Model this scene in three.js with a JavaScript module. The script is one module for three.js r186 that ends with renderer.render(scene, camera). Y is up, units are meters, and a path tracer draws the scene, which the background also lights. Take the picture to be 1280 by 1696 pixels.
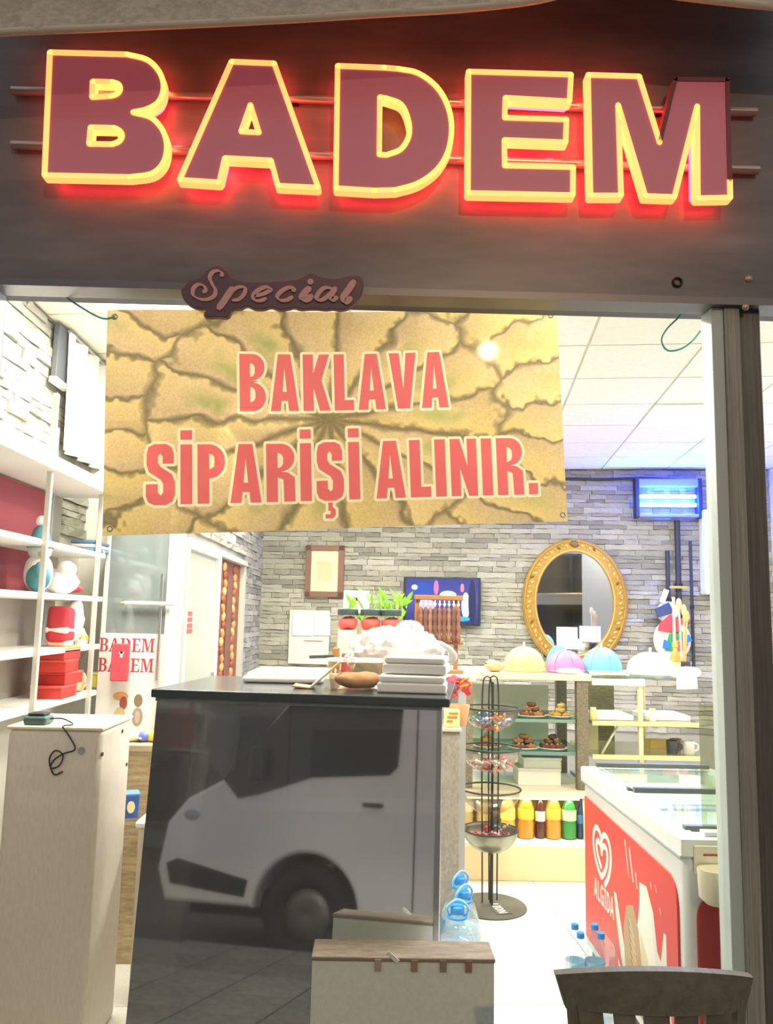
import * as THREE from 'three';
import { mergeGeometries, mergeVertices, toCreasedNormals } from 'three/addons/utils/BufferGeometryUtils.js';
import { RoundedBoxGeometry } from 'three/addons/geometries/RoundedBoxGeometry.js';
import { RectAreaLightUniformsLib } from 'three/addons/lights/RectAreaLightUniformsLib.js';

// ------------------------------------------------------------------ camera, sky, exposure
RectAreaLightUniformsLib.init();
const scene = new THREE.Scene();
const D2R = Math.PI / 180, FPX = 1331, EYE = 1.55, CZ = 2.5;
const camera = new THREE.PerspectiveCamera(2 * Math.atan(848 / FPX) / D2R, 1280 / 1696, 0.05, 200);
camera.rotation.order = 'YXZ';
camera.position.set(0, EYE, CZ);
camera.rotation.set(7.45 * D2R, -0.8 * D2R, 1.24 * D2R);
camera.updateMatrixWorld(true);
scene.add(camera);
const NIGHT = new THREE.Color().setRGB(0.40, 0.415, 0.43);      // hazy city night sky, even all round
scene.background = NIGHT;
const renderer = new THREE.WebGLRenderer({ antialias: true });
renderer.toneMapping = THREE.LinearToneMapping;
renderer.toneMappingExposure = 1.0;
renderer.shadowMap.enabled = true;
const PANEL_NITS = 72;                                         // luminous ceiling panels of the shop

// ------------------------------------------------------------------ helpers
let seed = 20240;
const rnd = () => { seed = (seed + 0x6d2b79f5) | 0; let t = Math.imul(seed ^ (seed >>> 15), 1 | seed); t = (t + Math.imul(t ^ (t >>> 7), 61 | t)) ^ t; return ((t ^ (t >>> 14)) >>> 0) / 4294967296; };
const rr = (a, b) => a + (b - a) * rnd();
const V = (x, y, z) => new THREE.Vector3(x, y, z);
const dirOf = (px, py) => V((px - 640) / FPX, -(py - 848) / FPX, -1).applyQuaternion(camera.quaternion);
const O = camera.position;
const along = (d, t) => O.clone().addScaledVector(d, t);
const atZ = (px, py, z) => { const d = dirOf(px, py); return along(d, (z - O.z) / d.z); };
const atX = (px, py, x) => { const d = dirOf(px, py); return along(d, (x - O.x) / d.x); };
const atY = (px, py, y) => { const d = dirOf(px, py); return along(d, (y - O.y) / d.y); };
const onPlane = (px, py, p, n) => { const d = dirOf(px, py); return along(d, p.clone().sub(O).dot(n) / d.dot(n)); };
const toPx = (p) => { const c = p.clone().applyMatrix4(camera.matrixWorldInverse); return [640 + FPX * c.x / -c.z, 848 - FPX * c.y / -c.z]; };
const Dz = (d) => CZ - d;                                       // distance into the shop -> z

const names = new Map();
const numbered = (n) => { const k = names.get(n) || 0; names.set(n, k + 1); return k ? n + '_' + String(k).padStart(3, '0') : n; };
const tag = (o, label, category, group) => { o.userData.label = label; o.userData.category = category; if (group) o.userData.group = group; return o; };
const mesh = (name, geo, mat, parent) => { const m = new THREE.Mesh(geo, mat); m.name = parent ? name : numbered(name); (parent || scene).add(m); return m; };
const thing = (name, label, category, p, group, turn = 0) => { const g = new THREE.Group(); g.name = numbered(name); g.position.copy(p); g.rotation.y = turn; scene.add(g); return tag(g, label, category, group); };
const struct = (name, geo, mat) => { const m = mesh(name, geo, mat); m.userData.kind = 'structure'; return m; };
const copyOf = (o, p, label, turn) => { const c = o.clone(); c.name = numbered(o.name.replace(/_\d{3}$/, '')); c.userData = { ...o.userData }; if (label) c.userData.label = label; c.position.copy(p); if (turn !== undefined) c.rotation.y = turn; scene.add(c); return c; };
const merge = (list) => {
  const L = list.map((g) => { const n = g.index ? g.toNonIndexed() : g; for (const k of Object.keys(n.attributes)) if (!['position', 'normal', 'uv'].includes(k)) n.deleteAttribute(k); return n; });
  return L.length === 1 ? L[0] : mergeGeometries(L);
};
const box = (w, h, d, x = 0, y = 0, z = 0) => new THREE.BoxGeometry(w, h, d).translate(x, y, z);
const boxB = (x0, x1, y0, y1, z0, z1) => box(x1 - x0, y1 - y0, z1 - z0, (x0 + x1) / 2, (y0 + y1) / 2, (z0 + z1) / 2);
const rbox = (w, h, d, r, x = 0, y = 0, z = 0) => new RoundedBoxGeometry(w, h, d, 2, Math.min(r, w / 2.01, h / 2.01, d / 2.01)).translate(x, y, z);
const rboxB = (x0, x1, y0, y1, z0, z1, r = 0.008) => rbox(x1 - x0, y1 - y0, z1 - z0, r, (x0 + x1) / 2, (y0 + y1) / 2, (z0 + z1) / 2);
const cyl = (r1, r2, h, x = 0, y = 0, z = 0, n = 20) => new THREE.CylinderGeometry(r1, r2, h, n).translate(x, y, z);
const lathe = (pts, n = 28) => new THREE.LatheGeometry(pts.map(([r, y]) => new THREE.Vector2(r, y)), n);
const tube = (pts, r, seg = 24, n = 7, closed = false) => new THREE.TubeGeometry(new THREE.CatmullRomCurve3(pts, closed), seg, r, n, closed);
const bar = (a, b, r, n = 10) => { const d = b.clone().sub(a), g = new THREE.CylinderGeometry(r, r, d.length(), n); g.applyQuaternion(new THREE.Quaternion().setFromUnitVectors(V(0, 1, 0), d.clone().normalize())); const c = a.clone().add(b).multiplyScalar(0.5); return g.translate(c.x, c.y, c.z); };
const beam = (a, b, w, t) => { const d = b.clone().sub(a), g = new THREE.BoxGeometry(w, d.length(), t); g.applyQuaternion(new THREE.Quaternion().setFromUnitVectors(V(0, 1, 0), d.clone().normalize())); const c = a.clone().add(b).multiplyScalar(0.5); return g.translate(c.x, c.y, c.z); };
const blob = (rx, ry, rz, x = 0, y = 0, z = 0, n = 2) => new THREE.IcosahedronGeometry(1, n).scale(rx, ry, rz).translate(x, y, z);
function lump(g0, amp, fr) {                                    // crumple a closed shape
  for (const k of ['normal', 'uv']) g0.deleteAttribute(k);
  const g = mergeVertices(g0, 1e-5), uvs = []; for (let i = 0; i < g.attributes.position.count; i++) uvs.push(g.attributes.position.getX(i) * 5, g.attributes.position.getY(i) * 5); g.setAttribute('uv', new THREE.Float32BufferAttribute(uvs, 2));
  const p = g.attributes.position, q = V(0, 0, 0);
  for (let i = 0; i < p.count; i++) {
    q.fromBufferAttribute(p, i);
    const s = Math.sin(q.x * fr + 1.3) * Math.cos(q.y * fr * 1.27 + 0.4) + Math.sin(q.z * fr * 1.1 + q.x * fr * 0.6) * 0.7 + Math.sin((q.x + q.y - q.z) * fr * 2.3) * 0.45;
    const l = q.length() || 1; q.multiplyScalar(1 + amp * s / l); p.setXYZ(i, q.x, q.y, q.z);
  }
  g.computeVertexNormals(); return g;
}
const shapeOf = (pts) => new THREE.Shape(pts.map(([x, y]) => new THREE.Vector2(x, y)));
const extr = (shape, depth, bevel = 0) => new THREE.ExtrudeGeometry(shape, { depth, bevelEnabled: bevel > 0, bevelSize: bevel, bevelThickness: bevel, bevelSegments: 1, curveSegments: 12 });
const rgb = (r, g, b) => new THREE.Color().setRGB(r, g, b);
const M = (c, roughness = 0.7, o = {}) => new THREE.MeshStandardMaterial({ color: c, roughness, ...o });
const PM = (c, roughness, o = {}) => new THREE.MeshPhysicalMaterial({ color: c, roughness, ...o });
const pane = (c = 0xffffff, o = {}) => new THREE.MeshPhysicalMaterial({ color: c, roughness: 0.02, transmission: 1, thickness: 0, ior: 1.5, ...o });
function canvasTex(w, h, draw, srgb = true) { const c = document.createElement('canvas'); c.width = w; c.height = h; draw(c.getContext('2d'), w, h); const t = new THREE.CanvasTexture(c); if (srgb) t.colorSpace = THREE.SRGBColorSpace; return t; }
function noise2(x, y, s = 0) { const h = (i, j) => { let t = Math.imul(i * 374761393 + j * 668265263 + s * 1274126177, 1) | 0; t = Math.imul(t ^ (t >>> 13), 1274126177); return ((t ^ (t >>> 16)) >>> 0) / 4294967296; }; const i = Math.floor(x), j = Math.floor(y), u = x - i, v = y - j, a = u * u * (3 - 2 * u), b = v * v * (3 - 2 * v); return (h(i, j) * (1 - a) + h(i + 1, j) * a) * (1 - b) + (h(i, j + 1) * (1 - a) + h(i + 1, j + 1) * a) * b; }
function grainTex(n, sx, sy, lo, hi, rep, sd) {
  const d = new Uint8Array(n * n * 4);
  for (let j = 0; j < n; j++) for (let i = 0; i < n; i++) { const v = 0.5 * noise2(i * sx, j * sy, sd) + 0.3 * noise2(i * sx * 2.7, j * sy * 2.7, sd + 1) + 0.2 * noise2(i * sx * 7, j * sy * 7, sd + 2), k = Math.round(255 * (lo + (hi - lo) * v)); d.set([k, k, k, 255], 4 * (j * n + i)); }
  const t = new THREE.DataTexture(d, n, n); t.wrapS = t.wrapT = THREE.RepeatWrapping; t.repeat.set(rep, rep); t.magFilter = THREE.LinearFilter; t.needsUpdate = true; return t;
}
const gStone = grainTex(256, 0.09, 0.22, 0.62, 1.0, 1, 3), gFine = grainTex(256, 0.25, 0.25, 0.75, 1.0, 1, 9), gDirt = grainTex(256, 0.05, 0.05, 0.7, 1.0, 1, 14), gSoft = grainTex(256, 0.2, 0.2, 0.93, 1.0, 1, 33), gWood = grainTex(256, 0.03, 0.4, 0.6, 1.0, 1, 21);
for (const t of [gStone, gFine, gDirt, gWood, gSoft]) t.colorSpace = THREE.SRGBColorSpace;

// ------------------------------------------------------------------ materials
const white = M(0xf2f1ec, 0.55), offWhite = M(0xdedad0, 0.6, { map: gFine }), cream = M(0xe8deb8, 0.6), black = M(0x1b1c1e, 0.5), darkMetal = M(0x2a2a2c, 0.4, { metalness: 0.6 }), chrome = M(0xcfd2d4, 0.22, { metalness: 1 }), alu = M(0xb9bdb9, 0.42, { metalness: 0.35 }), aluDark = M(0x7d7a75, 0.45, { metalness: 0.2, map: gDirt }), paleWood = M(0xdcc79a, 0.6, { map: gWood }), redCard = M(0xd0392f, 0.6), clear = pane(0xffffff);
const thinGlass = pane(0xf2fbf7, { specularIntensity: 0.6 }), paper = M(0xf7f6f0, 0.8), plasticBag = PM(0xf8f8f6, 0.55, { transmission: 0.12, thickness: 0 });

// ------------------------------------------------------------------ room shell
const YC = EYE + 1.46, RA = -7.4 * D2R;                         // ceiling height; the inner room stands askew to the shop front
const rN = V(Math.sin(RA), 0, Math.cos(RA)), rX = V(Math.cos(RA), 0, -Math.sin(RA));
const B0 = atY(1000, 778, YC);                                  // a point of the back wall's upper edge
const backAt = (x) => B0.z + (x - B0.x) * rX.z / rX.x;          // z of the back wall at x
const onBack = (px, py, off = 0) => onPlane(px, py, B0.clone().addScaledVector(rN, off), rN);
const XD = -1.14, XL = -1.68, XR = 3.7, ZJ = Dz(4.6);          // door wall, outer left wall, right wall, the jog between them
const FB = atZ(600, 487, 0).y;                                  // underside of the fascia
// floor
const floorSub = struct('floor', boxB(XL - 0.15, XR + 0.15, -0.12, -0.012, backAt(XL) - 0.2, 0), M(0xb9b6ab, 0.9));
{
  const tm = [0xf0eee6, 0xeeece3, 0xf3f1ea].map((c) => PM(c, 0.28, { map: gSoft }));
  const a = 2.4 * D2R, S = 0.6, ux = V(Math.cos(a), 0, Math.sin(a) * -1), g = rboxB(-S / 2 + 0.002, S / 2 - 0.002, -0.012, 0, -S / 2 + 0.002, S / 2 - 0.002, 0.001);
  const uz = V(-ux.z, 0, ux.x), c0 = atY(790, 1664, 0);
  for (let i = -5; i <= 7; i++) for (let j = -12; j <= 6; j++) {
    const c = c0.clone().addScaledVector(ux, (i + 0.5) * S).addScaledVector(uz, (j + 0.5) * S);
    if (c.z > -0.3 || c.z < backAt(c.x) + 0.28 || c.x < XL + 0.3 || c.x > XR - 0.3) continue;
    const m = mesh('floor_tile', g, tm[(i * 7 + j * 5 + 200) % 3], floorSub); m.position.copy(c); m.rotation.y = a;
  }
}
// ceiling with a tile grid
const ceiling = struct('ceiling', boxB(XL - 0.15, XR + 0.15, YC + 0.02, YC + 0.14, backAt(XL) - 0.2, 0), M(0xd4d0c2, 0.9));
function clipRect(poly, x0, x1, zLo, zHi) {
  const planes = [[1, 0, -x0], [-1, 0, x1], [0, -1, zHi], [rN.x, rN.z, -(rN.x * B0.x + rN.z * B0.z) - 0.03]];
  for (const [a, b, c] of planes) {
    const o = []; for (let i = 0; i < poly.length; i++) { const p = poly[i], q = poly[(i + 1) % poly.length], s = a * p[0] + b * p[1] + c, t = a * q[0] + b * q[1] + c; if (s >= 0) o.push(p); if ((s >= 0) !== (t >= 0)) { const k = s / (s - t); o.push([p[0] + k * (q[0] - p[0]), p[1] + k * (q[1] - p[1])]); } } poly = o; if (poly.length < 3) return null;
  }
  return poly;
}
const lightCells = [[0, 0], [-3, 0], [-5, 0], [-2, 4], [-5, 4], [1, 4], [3, 0]];
{
  const g0 = atY(1056, 704, YC), S = 0.6, tiles = [0xfbf6e6, 0xf9f3e2, 0xfcf8ea].map((c) => M(c, 0.85, { map: gSoft }));
  const pt = (i, j) => [g0.x + rX.x * i * S + rN.x * j * S, g0.z + rX.z * i * S + rN.z * j * S];
  const e = 0.007;
  for (let i = -8; i <= 7; i++) for (let j = -5; j <= 9; j++) {
    const lit = lightCells.some(([a, b]) => a === i && b === j);
    if (lit) {
      const c = pt(i + 0.5, j + 0.5);
      if (c[0] < XL + 0.4 || c[1] > -0.4 || c[1] < backAt(c[0]) + 0.4) continue;
      const L = thing('ceiling_light', j === 0 && i === 0 ? 'bright square light panel set in the white tile ceiling' : 'square light panel in the ceiling', 'ceiling light', V(c[0], YC, c[1]), 'ceiling light panels', RA);
      mesh('frame', merge([box(0.6, 0.02, 0.02, 0, 0, 0.29), box(0.6, 0.02, 0.02, 0, 0, -0.29), box(0.02, 0.02, 0.56, 0.29, 0, 0), box(0.02, 0.02, 0.56, -0.29, 0, 0)]), white, L);
      mesh('diffuser', box(0.56, 0.01, 0.56, 0, 0.004, 0), M(0xffffff, 0.6, { emissive: rgb(1, 1, 0.97), emissiveIntensity: 1.3 }), L);
      const r = new THREE.RectAreaLight(rgb(1, 0.97, 0.84), PANEL_NITS, 0.54, 0.54); r.position.set(0, -0.008, 0); r.rotation.x = -Math.PI / 2; L.add(r);
      continue;
    }
    const P = clipRect([pt(i, j), pt(i + 1, j), pt(i + 1, j + 1), pt(i, j + 1)], XL, XR, 0, -0.14);
    if (!P) continue;
    const cx = P.reduce((s, p) => s + p[0], 0) / P.length, cz = P.reduce((s, p) => s + p[1], 0) / P.length;
    const k = P.map(([x, z]) => { const l = Math.hypot(x - cx, z - cz); return [x + (cx - x) / l * e * 1.4, z + (cz - z) / l * e * 1.4]; });
    if (Math.abs(THREE.ShapeUtils.area(k.map(([x, y]) => new THREE.Vector2(x, y)))) < 0.004) continue;
    const g = extr(shapeOf(k.map(([x, z]) => [x, -z])), 0.012); g.rotateX(-Math.PI / 2).translate(0, YC, 0);
    mesh('ceiling_tile', g, tiles[(i * 5 + j * 3 + 90) % 3], ceiling);
  }
  const bars = [];
  for (let j = -5; j <= 9; j++) { const a = pt(-8, j), b = pt(8, j); if (a[1] < -0.2) { const p = clipRect([[a[0], a[1] - 0.01], [b[0], b[1] - 0.01], [b[0], b[1] + 0.01], [a[0], a[1] + 0.01]], XL, XR, 0, -0.14); if (p) bars.push(extr(shapeOf(p.map(([x, z]) => [x, -z])), 0.008).rotateX(-Math.PI / 2).translate(0, YC + 0.006, 0)); } }
  for (let i = -8; i <= 8; i++) { const a = pt(i, -8), b = pt(i, 10), w = [rX.x * 0.01, rX.z * 0.01]; const p = clipRect([[a[0] - w[0], a[1] - w[1]], [a[0] + w[0], a[1] + w[1]], [b[0] + w[0], b[1] + w[1]], [b[0] - w[0], b[1] - w[1]]], XL, XR, 0, -0.14); if (p) bars.push(extr(shapeOf(p.map(([x, z]) => [x, -z])), 0.008).rotateX(-Math.PI / 2).translate(0, YC + 0.006, 0)); }
  mesh('grid_bar', merge(bars), M(0xcfccc0, 0.6), ceiling);
}
// walls, each carrying thin stacked-stone cladding
const mortar = M(0x98978c, 0.95);
const stoneTones = [0xe2dfcc, 0xd9d6c3, 0xd2cfbc, 0xcac7b5, 0xddd8c1, 0xbdbbaa, 0xe6e3d2, 0xb3b1a2].map((c) => M(c, 0.9, { map: gStone, bumpMap: gStone, bumpScale: 0.004 }));
const stoneGeo = Array.from({ length: 5 }, () => { const g = new THREE.BoxGeometry(1, 1, 1, 3, 1, 1).toNonIndexed(), p = g.attributes.position, j = {}; for (let i = 0; i < p.count; i++) { const k = [p.getX(i).toFixed(2), p.getY(i).toFixed(2), p.getZ(i).toFixed(2)].join(); j[k] ||= [0, rr(-0.09, 0.09), p.getZ(i) > 0 ? rr(-0.35, 0.3) : 0]; p.setXYZ(i, p.getX(i) + j[k][0], p.getY(i) + j[k][1], p.getZ(i) + j[k][2]); } g.computeVertexNormals(); return g; });
function clad(wall, origin, ux, n, W, y0, y1, hole, seen) {     // stones over a wall; origin at its lower left as one faces it
  const all = [];
  for (let y = y0; y < y1 - 0.01;) {
    const h = Math.min(rr(0.03, 0.06), y1 - y);
    for (let x = 0; x < W - 0.01;) { let w = Math.min(rr(0.12, 0.38), W - x); if (W - x - w < 0.06) w = W - x; const c = origin.clone().addScaledVector(ux, x + w / 2); c.y = y + h / 2; if (!hole || !hole(x, x + w, y, y + h)) { const q = toPx(c); all.push({ c, w, h, t: rr(0.012, 0.03), k: Math.floor(rnd() * 8), g: Math.floor(rnd() * 5), s: seen(q[0], q[1]) ? w * h : -1 }); } x += w; }
    y += h;
  }
  all.sort((a, b) => b.s - a.s);
  const quat = new THREE.Quaternion().setFromRotationMatrix(new THREE.Matrix4().makeBasis(ux, V(0, 1, 0), n)), rest = [], cols = [];
  all.forEach((s, i) => {
    const pos = s.c.clone().addScaledVector(n, s.t / 2), sc = V(s.w - 0.004, s.h - 0.004, s.t);
    if (i < 300 && s.s > 0) { const m = mesh('stone', stoneGeo[s.g], stoneTones[s.k], wall); m.position.copy(pos); m.quaternion.copy(quat); m.scale.copy(sc); return; }
    const g = stoneGeo[s.g].clone().applyMatrix4(new THREE.Matrix4().compose(pos, quat, sc)); rest.push(g); const col = stoneTones[s.k].color; for (let v = 0; v < g.attributes.position.count; v++) cols.push(col.r, col.g, col.b);
  });
  if (rest.length) { const g = merge(rest); g.setAttribute('color', new THREE.Float32BufferAttribute(cols, 3)); const m = mesh('stone_cladding', g, M(0xffffff, 0.9, { vertexColors: true, map: gStone, bumpMap: gStone, bumpScale: 0.004 }), wall); m.userData.kind = 'stuff'; }
}
const zB = backAt(XD), wBack = (XR - XD) / rX.x;
{
  const c = V((XD + XR) / 2, YC / 2, (zB + backAt(XR)) / 2).addScaledVector(rN, -0.06);
  const g = box(wBack + 0.2, YC, 0.12); g.rotateY(RA).translate(c.x, c.y, c.z);
  clad(struct('wall_back', g, mortar), V(XD, 0, zB), rX, rN, wBack, 0.55, YC, null, (x, y) => x > 440 && x < 1280 && y > 770 && y < 1290 && !(x < 940 && y < 860));
}
const doorZ0 = atX(296, 960, XD).z, doorZ1 = atX(398, 960, XD).z, doorTop = atX(296, 893, XD).y + 0.02;
clad(struct('wall_left', boxB(XD - 0.12, XD, 0, YC, zB - 0.05, ZJ), mortar), V(XD, 0, ZJ), V(0, 0, -1), V(1, 0, 0), ZJ - zB, 0.0, YC, (a, b, y, y2) => y < doorTop + 0.02 && ZJ - a > doorZ1 - 0.02 && ZJ - b < doorZ0 + 0.02, (x, y) => x > 280 && x < 460 && y > 870 && y < 1150);
struct('wall_jog', boxB(XL - 0.1, XD - 0.12, 0, YC, ZJ - 0.12, ZJ), M(0xd6d4c8, 0.9));
clad(struct('wall_outer_left', boxB(XL - 0.12, XL, 0, YC, ZJ, 0), M(0xe4e2d8, 0.9)), V(XL, 0, -0.15), V(0, 0, -1), V(1, 0, 0), -0.15 - ZJ, 1.95, YC, null, (x, y) => x > -30 && x < 180 && y > 640);
struct('wall_right', boxB(XR, XR + 0.12, 0, YC, backAt(XR) - 0.1, 0), M(0xe2dfd0, 0.9));
// front: pillar on the left, wall on the far right and above
struct('wall_front_left', boxB(XL - 0.4, -1.27, 0, FB, -0.14, 0), M(0x8d8c88, 0.8));
struct('wall_front_right', boxB(1.95, XR + 0.4, 0, FB, -0.14, 0), M(0x77767a, 0.8));
struct('wall_front_upper', boxB(XL - 0.4, XR + 0.4, FB, 4.6, -0.14, -0.02), M(0x66666a, 0.85));

// ------------------------------------------------------------------ outside ground
const pav = struct('pavement', boxB(-8, 8, -0.4, -0.04, 0, 2.95), M(0x6c6a66, 0.9));
{
  const pm = [0x83807a, 0x7a7772, 0x8b8882].map((c) => M(c, 0.85, { map: gDirt })), g = rbox(0.39, 0.05, 0.39, 0.006);
  for (let i = -5; i < 5; i++) for (let j = 0; j < 7; j++) { const m = mesh('paving_slab', g, pm[(i * 3 + j * 5 + 60) % 3], pav); m.position.set(i * 0.4 + 0.2, -0.025, 0.22 + j * 0.4); }
}
struct('street', boxB(-14, 14, -0.4, -0.26, 2.95, 16), M(0x3f3f42, 0.85, { map: gDirt }));

// ------------------------------------------------------------------ fascia, awning, window frame
{
  const f = thing('fascia_sign_board', 'dark grey sign board above the shop window behind the glowing letters', 'sign board', V(0, FB, 0));
  mesh('board', rboxB(XL - 0.3, XR, 0, 1.35, -0.02, 0.035, 0.006), PM(rgb(0.24, 0.235, 0.245), 0.36, { map: gDirt }), f);
  mesh('edge_trim', boxB(XL - 0.3, XR, -0.018, 0.006, -0.05, 0.04), M(0x77767a, 0.4, { metalness: 0.5 }), f);
  for (const [px, py] of [[1241, 461], [1235, 508]]) { const p = atZ(px, py, 0.04); mesh('bolt', lathe([[0, 0.008], [0.007, 0.007], [0.011, 0.003], [0.012, 0]], 14).rotateX(Math.PI / 2).translate(p.x, p.y - FB, 0.036), M(0xb9a68c, 0.4, { metalness: 0.7 }), f); }
  { const p = atZ(1122, 467, 0.04); mesh('screw_eye', new THREE.TorusGeometry(0.014, 0.004, 8, 18).translate(p.x, p.y - FB, 0.04), darkMetal, f); }
}
{
  // awning: a sagging valance in front of the sign board and the cloth rising behind it
  const edge = [[-60, 60], [0, 54], [160, 47], [320, 40], [480, 32], [640, 22], [760, 15], [880, 2], [960, -14], [1060, -14], [1140, -4], [1200, 3], [1290, 12], [1400, 18]].map(([x, y]) => atZ(x, y, 0.32));
  const curve = new THREE.CatmullRomCurve3(edge), N = 90, K = 14, pos = [], idx = [], uv = [];
  for (let i = 0; i <= N; i++) {
    const b = curve.getPoint(i / N);
    for (let k = 0; k <= K; k++) { const t = k / K, lip = Math.min(1, t * 4), up = t < 0.25 ? t * 0.7 : 0.175 + (t - 0.25) * 0.55, back = t < 0.25 ? 0.015 * Math.sin(t * 12) : 0.002 + (t - 0.25) * 0.33; pos.push(b.x, b.y + up + 0.01 * Math.sin(b.x * 9) * lip, 0.32 - back + 0.012 * Math.sin(b.x * 23 + t * 3) * (1 - t)); uv.push(b.x, t); }
  }
  for (let i = 0; i < N; i++) for (let k = 0; k < K; k++) { const a = i * (K + 1) + k; idx.push(a, a + K + 1, a + 1, a + 1, a + K + 1, a + K + 2); }
  const g = new THREE.BufferGeometry(); g.setAttribute('position', new THREE.Float32BufferAttribute(pos, 3)); g.setAttribute('uv', new THREE.Float32BufferAttribute(uv, 2)); g.setIndex(idx); g.computeVertexNormals();
  const a = thing('shop_awning', 'rolled beige cloth awning sagging above the dark sign board', 'awning', V(0, 0, 0));
  mesh('cloth', g, M(0xcdc3b6, 0.95, { side: THREE.DoubleSide, map: gFine }), a);
  mesh('hem', tube(edge.map((p) => p.clone()), 0.011, 80, 8), M(0xc4b9a8, 0.95), a);
}
const FRM = {};
{
  const x = (px) => atZ(px, 760, 0.0).x, y0 = 0, y1 = FB - 0.018;
  const p = thing('window_post', 'grey metal window post with a pale edge beside the ice cream freezer', 'post', V(0, 0, 0));
  mesh('pale_edge', rboxB(x(1183), x(1203), y0, y1, -0.07, 0.012, 0.003), M(0xbcc8c4, 0.4), p).userData.label = 'pale narrow edge profile';
  mesh('face', rboxB(x(1203), x(1229), y0, y1, -0.07, 0.02, 0.003), M(0xb0afa6, 0.5, { map: gDirt }), p);
  mesh('dark_channel', rboxB(x(1229), x(1267), y0, y1, -0.07, 0.0, 0.003), aluDark, p);
  mesh('bead', rboxB(x(1267), x(1270), y0, y1, -0.06, -0.01, 0.001), M(0xc9c8bb, 0.5), p);
  FRM.x0 = x(1183); FRM.x1 = x(1270);
  const g1 = struct('window_1', boxB(-1.27, FRM.x0, 0.02, y1, -0.036, -0.03), pane(0xffffff, { specularIntensity: 0.45, roughness: 0.03 }));
  const g2 = struct('window_2', boxB(FRM.x1, 1.95, 0.02, y1, -0.036, -0.03), pane(0xffffff, { specularIntensity: 0.45, roughness: 0.03 }));
  mesh('window_frame', merge([boxB(-1.27, FRM.x0, 0, 0.05, -0.06, 0), boxB(-1.27, -1.235, 0, y1, -0.06, 0)]), alu, g1);
  mesh('window_frame', boxB(FRM.x1, 1.95, 0, 0.05, -0.06, 0), alu, g2);
}

// ------------------------------------------------------------------ neon letters BADEM
const LZ = 0.12;
const wpt = (z) => ([x, y]) => { const p = atZ(x, y, z); return [p.x, p.y]; };
function curveThrough(pts, n = 8, closed = false) { const c = new THREE.CatmullRomCurve3(pts.map(([x, y]) => V(x, y, 0)), closed, 'centripetal'); return c.getPoints(n * pts.length).map((p) => [p.x, p.y]); }
function strokes(list, w, t, z, cap = true) { // list of segments [[x,y],[x,y]] -> flat bars with round joints
  const out = []; for (const [a, b] of list) { const dx = b[0] - a[0], dy = b[1] - a[1], l = Math.hypot(dx, dy); if (l < 1e-5) continue; const g = new THREE.BoxGeometry(l, w, t); g.rotateZ(Math.atan2(dy, dx)).translate((a[0] + b[0]) / 2, (a[1] + b[1]) / 2, z); out.push(g); if (cap) { out.push(new THREE.CylinderGeometry(w / 2, w / 2, t, 8).rotateX(Math.PI / 2).translate(b[0], b[1], z)); } } return merge(out);
}
function ribbon(p, w, t, z) { // one flat pen stroke, thicker where it slants down
  const L = [], n = p.length; for (let i = 0; i < n; i++) { const a = p[Math.max(0, i - 1)], b = p[Math.min(n - 1, i + 1)], an = Math.atan2(b[1] - a[1], b[0] - a[0]), k = Math.abs(Math.cos(an - 1.0)), ww = w * (0.42 + 0.75 * k) * Math.min(1, 0.5 + Math.min(i, n - 1 - i) / 5) / 2; L.push([p[i][0] - Math.sin(an) * ww, p[i][1] + Math.cos(an) * ww, p[i][0] + Math.sin(an) * ww, p[i][1] - Math.cos(an) * ww]); }
  const pos = [], q = (a, b, c, d) => pos.push(...a, ...b, ...c, ...a, ...c, ...d);
  for (let i = 0; i < n - 1; i++) { const [a, b, c, d] = L[i], [e, f, g, h] = L[i + 1], A = [a, b, z], B = [c, d, z], C = [g, h, z], D = [e, f, z], k = (v) => [v[0], v[1], z - t]; q(B, C, D, A); q(k(B), k(C), C, B); q(A, D, k(D), k(A)); }
  const g = new THREE.BufferGeometry(); g.setAttribute('position', new THREE.Float32BufferAttribute(pos, 3)); g.setAttribute('uv', new THREE.Float32BufferAttribute(new Array(pos.length / 3 * 2).fill(0), 2)); g.computeVertexNormals(); return g;
}
const segs = (p, closed = true) => p.slice(0, closed ? p.length : -1).map((a, i) => [a, p[(i + 1) % p.length]]);
const R2 = (pts) => pts.map(([x, y]) => [640 + x / 2, y / 2]), L2 = (pts) => pts.map(([x, y]) => [x / 2, y / 2]);
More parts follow.
